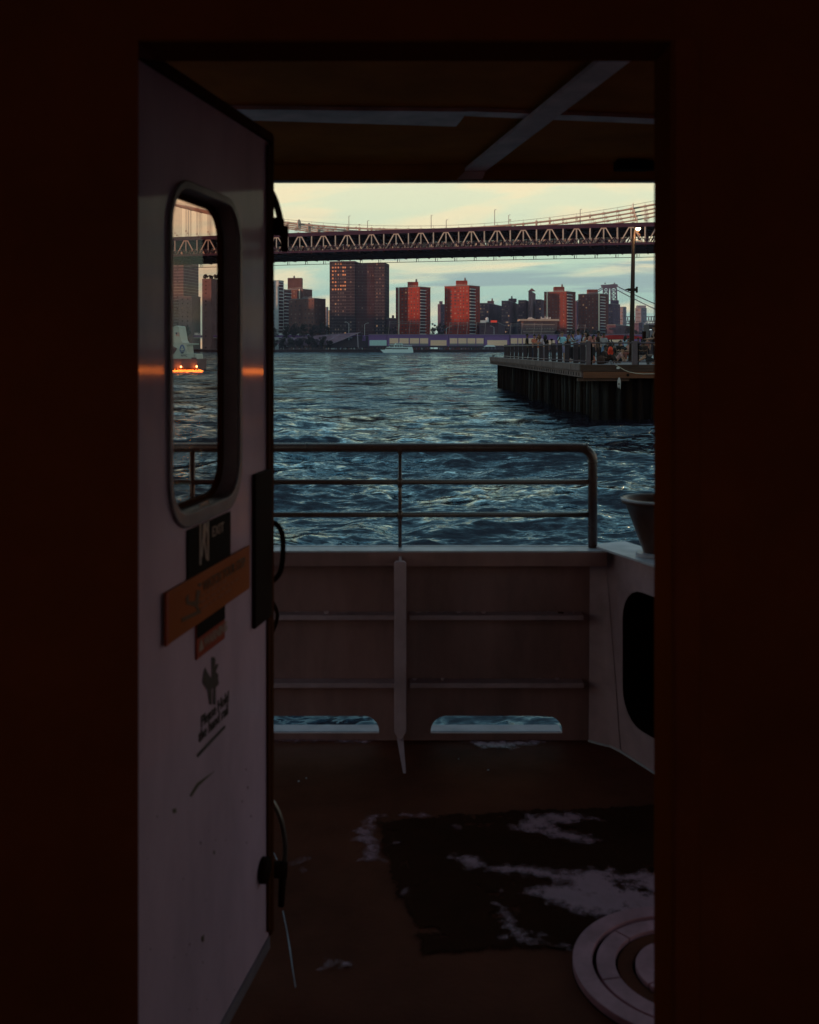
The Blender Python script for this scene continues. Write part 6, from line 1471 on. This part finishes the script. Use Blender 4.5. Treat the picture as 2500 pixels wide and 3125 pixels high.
    for (hp, kn, an) in hips:
        n0 = len(v); end = Vector(kn)+(Vector(an)-Vector(kn))*(.86 if long_leg else .04)
        v += [hp, kn if long_leg else tuple(Vector(hp)+(Vector(kn)-Vector(hp))*.6), tuple(end)]; e += [(1, n0), (n0, n0+1), (n0+1, n0+2)]; r_ += [.105*b, .080 if long_leg else .092, .062 if long_leg else .084]
    cl(v, e, r_, 'skirt' if skirt else ('trousers' if long_leg else 'shorts'), lm)
    # hair
    hm = hairm or HAIR
    q = MB(); c = hc+Vector((0, .014*k, .028*k)); N_ = 12
    for i in range(5):
        for j in range(N_):
            th = math.pi/2*(i/4)*1.12; a = 2*math.pi*j/N_; rr = .098*k if math.sin(a) > -.3 else .092*k
            q.v.append(tuple(c+Vector((rr*math.sin(th)*math.cos(a), 1.12*rr*math.sin(th)*math.sin(a), 1.12*rr*math.cos(th)+ (.0 if math.sin(a) > -.2 else .015*k)))))
    for i in range(4):
        for j in range(N_): a = i*N_+j; b2 = i*N_+(j+1) % N_; q.f.append((a, b2, b2+N_, a+N_))
    if hair == 'long':
        q.tube([c+Vector((0, .05*k, .04*k)), c+Vector((0, .085*k, -.10*k)), c+Vector((0, .10*k, -.24*k)), c+Vector((0, .09*k, -.36*k))], [.085*k, .095*k, .085*k, .045*k], 10)
        for s in (-1, 1): q.tube([c+Vector((s*.06*k, .0, .05*k)), c+Vector((s*.095*k, .02*k, -.05*k)), c+Vector((s*.10*k, .03*k, -.20*k))], [.03*k, .042*k, .03*k], 8)
    if hair == 'bun': q.lathe(c+Vector((0, .05*k, .10*k)), [(0, -.05*k), (.05*k, -.02*k), (.055*k, .02*k), (0, .06*k)], 10)
    ho = q.build('cap' if hair == 'cap' else 'hair', hm, T, smooth=True)
    if hair == 'cap':
        qq = MB(); qq.box(c+Vector((0, -.13*k, .03*k)), (.13*k, .10*k, .012*k)); qq.build('brim', hm, ho)
    ORI[T.name] = ORI_keep
    return T
def pm(o, dx=0, dy=0): o.location.x += dx; o.location.y += dy; return o
G1 = 'people standing along the pier rail'; G2 = 'people sitting on the pier deck'
c_ = cloth
person('man in a black shirt standing with arms spread on the far stretch of pier rail', 1608.5, 74.5, R(80), 'stand', ('hip', 'hip'), 1.80, 'b', c_('black', (.02, .014, .014)), None, 'short', group=G1, build=1.12)
person('person in an orange-pink top and dark cap beside the man in black', 1631, 72.0, R(20), 'stand', ('rail', 'face'), 1.72, 'a', c_('coral', (.60, .16, .10)), c_('jeans', (.05, .05, .08)), 'cap', group=G1)
person('short woman with dark hair and striped trousers at the rail', 1641.5, 70.2, R(-30), 'stand', ('rail', 'rail'), 1.56, 'a', c_('orange', (.55, .15, .08)), c_('stripe', (.45, .40, .40)), 'long', group=G1)
person('woman with brown wavy hair in a pale pink blouse leaning left over the rail', 1655, 68.5, R(-75), 'lean', ('rail', 'rail'), 1.80, 'a', c_('blush', (.52, .38, .42)), c_('skirt_grey', (.16, .12, .14)), 'long', HAIR2, group=G1)
person('person with long dark hair behind the woman in the pale pink blouse', 1664.5, 69.8, R(160), 'stand', ('down', 'down'), 1.66, 'a', c_('black', (.02, .014, .014)), None, 'long', group=G1)
person('man in a light blue shirt and lilac shorts holding up a phone, backpack straps on', 1716, 62.0, R(-15), 'stand', ('phone', 'lap'), 1.76, 'a', c_('sky_blue', (.34, .58, .66)), c_('lilac', (.30, .24, .38)), 'short', HAIR2, long_leg=False, group=G1)
person('person raising both bare arms next to the man in lavender', 1749.5, 60.5, R(-60), 'stand', ('phone', 'phone'), 1.68, 'a', c_('pale_blue', (.36, .48, .56)), None, 'short', group=G1)
person('bearded man in a lavender shirt and dark knot of hair facing left', 1765.5, 57.5, R(-80), 'stand', ('phone', 'rail'), 1.80, 'b', c_('lavender', (.34, .32, .55)), None, 'bun', group=G1, build=1.08)
person('woman in a white top touching her face behind the corner post', 1792, 57.5, R(-10), 'stand', ('face', 'down'), 1.68, 'c', c_('white', (.70, .68, .64)), None, 'long', group=G1)
person('woman with long black hair in a pink top leaning on the corner post', 1802, 54.5, R(-75), 'lean', ('rail', 'rail'), 1.78, 'a', c_('rose', (.50, .18, .14)), None, 'long', group=G1)
person('tall man in dark clothes with his back to the white-shirted man', 1825.5, 60.0, R(70), 'stand', ('down', 'lap'), 1.76, 'b', c_('umber', (.045, .022, .018)), c_('umber', (.045, .022, .018)), 'short', group=G1, build=1.1)
person('man in a grey T-shirt and blue shorts right of the man in dark clothes', 1844, 66.0, R(-40), 'stand', ('lap', 'down'), 1.74, 'b', c_('grey_tee', (.34, .30, .31)), c_('blue_shorts', (.22, .32, .50)), 'cap', long_leg=False, group=G1)
person('person with a black bob and pale blue top standing behind the seated group', 1909.5, 76.0, R(120), 'stand', ('lap', 'lap'), 1.70, 'a', c_('pale_blue', (.36, .48, .56)), None, 'long', group=G1)
person('person in black kneeling on the deck, wearing the red ringed backpack', 1864, 56.0, R(170), 'kneel', ('lap', 'lap'), 1.78, 'b', c_('black', (.02, .014, .014)), None, 'long', group=G2, build=1.3)
person('person in dark brown sitting hunched left of the red ringed backpack', 1846, 55.0, R(60), 'sit', ('lap', 'lap'), 1.74, 'b', c_('umber', (.045, .022, .018)), c_('umber', (.045, .022, .018)), 'short', group=G2, build=1.2)
person('person in a pinkish top leaning back right of the red ringed backpack', 1881, 60.0, R(-110), 'recline', ('back', 'back'), 1.76, 'a', c_('dusty_pink', (.48, .24, .22)), c_('umber', (.045, .022, .018)), 'short', group=G2)
person('person in black with bent knees sitting left of the woman in pink', 1899, 66.0, R(-60), 'bench', ('lap', 'lap'), 1.72, 'a', c_('black', (.02, .014, .014)), c_('khaki', (.20, .13, .10)), 'short', group=G2)
person('bare-shouldered woman in pink sitting and reading beside the second post', 1925, 63.0, R(-75), 'bench', ('lap', 'lap'), 1.74, 'a', c_('pink_top', (.55, .26, .22)), c_('rust', (.25, .08, .06)), 'long', HAIR2, group=G2)
person('person in dark clothes sitting between the second post and the reclining one', 1957, 70.0, R(20), 'bench', ('lap', 'lap'), 1.74, 'b', c_('black', (.02, .014, .014)), None, 'short', group=G2, build=1.15)
person('person reclining with bare outstretched legs at the right of the pier', 1990, 60.0, R(-85), 'recline', ('back', 'back'), 1.80, 'a', c_('white', (.70, .68, .64)), c_('black', (.02, .014, .014)), 'short', long_leg=False, group=G2)
person('large figure in black with a bare outstretched arm at the right edge of the doorway', 2000, 52.6, R(-90), 'stand', ('rail', 'rail'), 1.92, 'a', c_('black', (.02, .014, .014)), None, 'short', group=G1, build=1.25)
person('person in a rust-coloured shirt sitting in front of the kiosk lights', 1976, 78.0, R(-20), 'stand', ('down', 'down'), 1.6, 'a', c_('rust', (.25, .08, .06)), None, 'short', group=G1)
person('person in a violet top half hidden behind the lamp post', 1918, 80.0, R(10), 'stand', ('down', 'down'), 1.55, 'a', c_('violet', (.22, .16, .36)), None, 'short', group=G1)
for _X, _d, _rz, _po, _ak, _h, _sk, _tp, _hr, _lb in (
    (1737, 66, 40, 'stand', ('down', 'lap'), 1.66, 'a', c_('umber', (.045, .022, .018)), 'long', 'person in brown half hidden left of the person with raised arms'),
    (1779, 64, -20, 'stand', ('down', 'down'), 1.70, 'b', c_('black', (.02, .014, .014)), 'short', 'person in black between the lavender shirt and the white top'),
    (1812, 66, 60, 'stand', ('lap', 'down'), 1.62, 'a', c_('rust', (.25, .08, .06)), 'long', 'person in rust behind the woman leaning on the corner post'),
    (1834, 72, -70, 'stand', ('down', 'down'), 1.72, 'c', c_('grey_tee', (.34, .30, .31)), 'short', 'grey-shirted person in the gap right of the man in dark clothes'),
    (1856, 68, 10, 'bench', ('lap', 'lap'), 1.70, 'a', c_('umber', (.045, .022, .018)), 'short', 'person in brown sitting above the red ringed backpack'),
    (1872, 70, -40, 'bench', ('lap', 'lap'), 1.66, 'a', c_('khaki', (.20, .13, .10)), 'long', 'person in khaki sitting behind the leaning-back figure'),
    (1888, 74, 20, 'bench', ('lap', 'face'), 1.72, 'b', c_('black', (.02, .014, .014)), 'cap', 'capped person sitting far back left of the violet top'),
    (1940, 74, -30, 'bench', ('lap', 'lap'), 1.68, 'a', c_('plum', (.10, .05, .07)), 'long', 'person in plum sitting just right of the second post'),
    (1948, 82, 30, 'stand', ('down', 'down'), 1.60, 'b', c_('black', (.02, .014, .014)), 'short', 'small dark standing person far back beside the lamp post'),
    (1971, 68, -60, 'bench', ('lap', 'lap'), 1.70, 'b', c_('umber', (.045, .022, .018)), 'short', 'person in brown sitting before the thin dark post')):
    person(_lb, _X, _d, R(_rz), _po, _ak, _h, _sk, _tp, None, _hr, group=G1 if _po == 'stand' else G2)
def extras():
    # phone held by the man in light blue, backpack, bags
    p = P(1709, 1032.5, 61.6)
    q = MB(); q.box(p, (.07, .02, .14)); tag(q.build('phone', M_black), 'dark phone held up by the man in the light blue shirt', 'phone')
    T = thing('backpack', 'bright red backpack with a ringed pattern on a kneeling back', 'backpack', tuple(P(1863, 1075, 55.55)))
    RC = mat('backpack_red_glow', (.70, .055, .02), .6, emit=(1, .06, .02), estr=.05); RK = mat('backpack_dark', (.06, .01, .008), .7)  # the pack's red carries a faint glow, with no lamp in it
    c = P(1863, 1070, 55.6)
    pts = [(c.x+.15*math.cos(a)*(1 if math.sin(a) < 0 else .8), c.y-.0, c.z+.24*math.sin(a)) for a in [2*math.pi*k/20 for k in range(20)]]
    q = MB(); q.prism([Vector(v)-Vector((0, .12, .02)) for v in pts], (0, .22, 0)); bo = q.build('pack', RC, T, bevel=.02)
    for r in (.035, .075, .112):
        q = MB(); cc = Vector((c.x+.0, c.y-.125, c.z-.06)); ring_ = [cc+Vector((r*math.cos(2*math.pi*k/18), -.002, r*math.sin(2*math.pi*k/18))) for k in range(19)]; q.tube(ring_, .0085, 5); q.build('ring_mark', RK, T)
    for s in (-1, 1): q = MB(); q.tube([c+Vector((s*.06, -.02, .18)), c+Vector((s*.10, .08, .28)), c+Vector((s*.11, .2, .2))], .018, 6); q.build('strap', RK, T)
    def bag(label, X, Y, d, w, h, m_):
        p = P(X, Y, d); p.z = PZ0+.01; T = thing('bag', label, 'bag', tuple(p)); q = MB()
        q.lathe(p, [(0, 0), (w*.42, .01), (w*.5, h*.25), (w*.46, h*.6), (w*.30, h*.85), (w*.12, h*.95), (w*.14, h), (0, h)], 14); o = q.build('sack', m_, T, smooth=True)
        q = MB(); q.tube([p+Vector((-w*.12, 0, h*.92)), p+Vector((-w*.1, 0, h*1.1)), p+Vector((w*.1, 0, h*1.1)), p+Vector((w*.12, 0, h*.92))], .012, 6); q.build('handle', M_black, T)
    bag('bulging dark brown bag on the deck right of the corner post', 1833.5, 1111, 51.6, .42, .46, cloth('bag_brown', (.07, .03, .022)))
    bag('small orange bag on the deck beside the leaning woman', 1811, 1098, 55.5, .22, .42, cloth('bag_orange', (.55, .14, .08)))
    bag('black bag on the deck before the sitting person in black', 1890, 1098, 61.5, .36, .3, cloth('black', (.02, .014, .014)))
    bag('dark rucksack on the deck under the reclining person', 1985, 1103, 58.8, .5, .28, cloth('black', (.02, .014, .014)))
    # benches under the seated people
    for X, d, lb in ((1899, 66.3, 'low timber bench under the person in black'), (1925, 63.3, 'low timber bench under the woman in pink'), (1957, 70.2, 'low timber bench near the second post'), (1985, 72, 'long pale timber bench at the right end of the pier')):
        p = P(X, 1100, d); p.z = PZ0; T = thing('bench', lb, 'bench', tuple(p)); BM = mat('bench_timber', (.22, .15, .13), .7, noise=.3, nscale=4)
        L = 1.5 if 'long' not in lb else 2.6
        q = MB(); q.bb(p+Vector((-L/2, -.02, .32)), p+Vector((L/2, .42, .39))); q.build('seat', BM, T, bevel=.01)
        for s in (-1, 1): q = MB(); q.bb(p+Vector((s*L*.38-.05, .02, 0)), p+Vector((s*L*.38+.05, .38, .32))); q.build('leg', BM, T)
    # small round table sign between people (dark paddle) on the rail
    p = P(1684, 1048, 61); T = thing('viewer', 'small dark swivel viewer on the rail between the two groups', 'viewer', tuple(p)); q = MB(); q.box(p+Vector((0, 0, .22)), (.13, .16, .10)); q.build('head', M_black, T, bevel=.02)
    q = MB(); q.tube([p-Vector((.08, 0, .9)), p+Vector((0, 0, .2))], .018, 6); q.tube([p+Vector((.1, 0, -.05)), p+Vector((0, 0, .2))], .012, 6); q.build('stand', M_black, T)
extras()
# strollers on the far promenade: three little prototypes, copied
def crowd():
    r = random.Random(12); protos = []
    tops = [cloth('stroll_white', (.70, .68, .66)), cloth('stroll_blue', (.25, .30, .45)), cloth('stroll_red', (.5, .1, .08)), cloth('stroll_dark', (.05, .04, .05))]
    desc = ['in white', 'in blue', 'in red', 'in dark clothes']
    spots = [(r.uniform(1010, 1115), 0) for _ in range(34)]+[(r.uniform(826, 1010), 1) for _ in range(12)]+[(r.uniform(1265, 1480), 2) for _ in range(24)]
    where = ['in the cluster before the folded pavilion', 'strolling before the riverside thicket', 'strolling along the promenade under the purple sheds']
    for i in range(4):
        T = thing('person', 'tiny figure %s %s' % (desc[i], where[0]), 'person', (0, 0, 0), group='strollers %s %s' % (desc[i], where[0]))
        me = skinmesh([(0, 0, .95), (0, 0, 1.4), (0, 0, 1.55), (0, 0, 1.72), (-.2, 0, 1.42), (-.25, 0, 1.1), (.2, 0, 1.42), (.25, 0, 1.1), (-.1, 0, .5), (-.12, 0, .05), (.1, 0, .5), (.14, -.1, .05)],
                      [(0, 1), (1, 2), (2, 3), (1, 4), (4, 5), (1, 6), (6, 7), (0, 8), (8, 9), (0, 10), (10, 11)], [.15, .17, .06, .11, .07, .05, .07, .05, .09, .06, .09, .06], 1)
        me.materials.append(tops[i]); b = bpy.data.objects.new('body', me); COL.objects.link(b); b.parent = T; protos.append(T)
    for k, (X, w) in enumerate(spots):
        i = r.choices(range(4), (5, 2, 1, 3))[0]; d = SH+r.uniform(.6, 3)
        if k < 4: T = protos[k]; i = k; w = 0; X = 1015+k*25
        else: T = copy_tree(protos[i])
        T.location = ((X-CX)/F*d, d, 2.6); T.rotation_euler = (0, 0, r.uniform(0, 6.28)); s = r.uniform(.9, 1.08); T.scale = (s*1.1, s*1.1, s)
        LM_ = [(845, 'near the left end of the riverside thicket'), (885, 'below the second white car'), (930, 'in front of the dense middle shrub'), (985, 'at the right end of the riverside thicket'), (1012, 'left of the promenade cluster'), (1030, 'at the left edge of the promenade cluster'), (1050, 'in the middle of the promenade cluster'), (1072, 'in the right half of the promenade cluster'), (1092, 'by the pavilion post'), (1115, 'below the pavilion gable end'), (1275, 'just astern of the white boat'), (1300, 'under the last of the first four cream panels'), (1335, 'under the single low cream panel'), (1368, 'below the joint right of the low panel'), (1390, 'under the first panel below the second red tower'), (1415, 'under the second panel below the second red tower'), (1440, 'under the third panel below the second red tower'), (1468, 'just left of the small white marquee')]
        lm = min(LM_, key=lambda q_: abs(q_[0]-X))[1]
        T['label'] = 'tiny figure %s %s' % (desc[i], lm); T['group'] = 'strollers %s %s' % (desc[i], where[w])
crowd()

# ---------------------------------------------------------------- blocks added behind and to the left (outside the frame) to shade the low ground
def shade_skyline():
    r = random.Random(2); m_ = BR2
    t = Vector((SUN_AZ[0], SUN_AZ[1], 0)).normalized(); s = Vector((-t.y, t.x, 0))
    base = t*900
    k = 0
    where = ['far down the south shore', 'down the south shore', 'on the south shore', 'behind the boat', 'on the shore abeam of the bridge', 'upriver']
    for i in range(-16, 22, 2):
        c = Vector((0, 300, 0))+base+s*(-i*70); h = r.uniform(110, 126) if i >= 5 else r.uniform(86, 97)
        if abs(c.x) < .45*c.y: continue
        T = thing('shade_block', 'plain brown block added outside the view to shade the low ground', 'building', (c.x, c.y, 2), group='skyline outside the view')
        q = MB(); q.box((c.x, c.y, h/2), (60, 146, h), rz=math.atan2(t.y, t.x)); q.build('wall', m_, T)
        q = MB(); q.box((c.x, c.y, h+2), (20, 24, 4), rz=math.atan2(t.y, t.x)); q.build('roof', M_roof, T)
        k += 1
shade_skyline()

# ---------------------------------------------------------------- air
hz = MB(); hz.bb((-2600, -2200, -6), (2600, 3200, 180))
hm = bpy.data.materials.new('haze_air'); hm.use_nodes = True; nt = hm.node_tree; nt.nodes.clear()
o_ = nt.nodes.new('ShaderNodeOutputMaterial'); v_ = nt.nodes.new('ShaderNodeVolumePrincipled'); v_.inputs['Color'].default_value = (.62, .58, .82, 1); v_.inputs['Density'].default_value = .00007; v_.inputs['Anisotropy'].default_value = .1
nt.links.new(v_.outputs[0], o_.inputs['Volume'])
h_ = hz.build('haze', hm); h_['kind'] = 'stuff'; h_['label'] = 'thin violet evening haze over the river'; h_['category'] = 'haze'
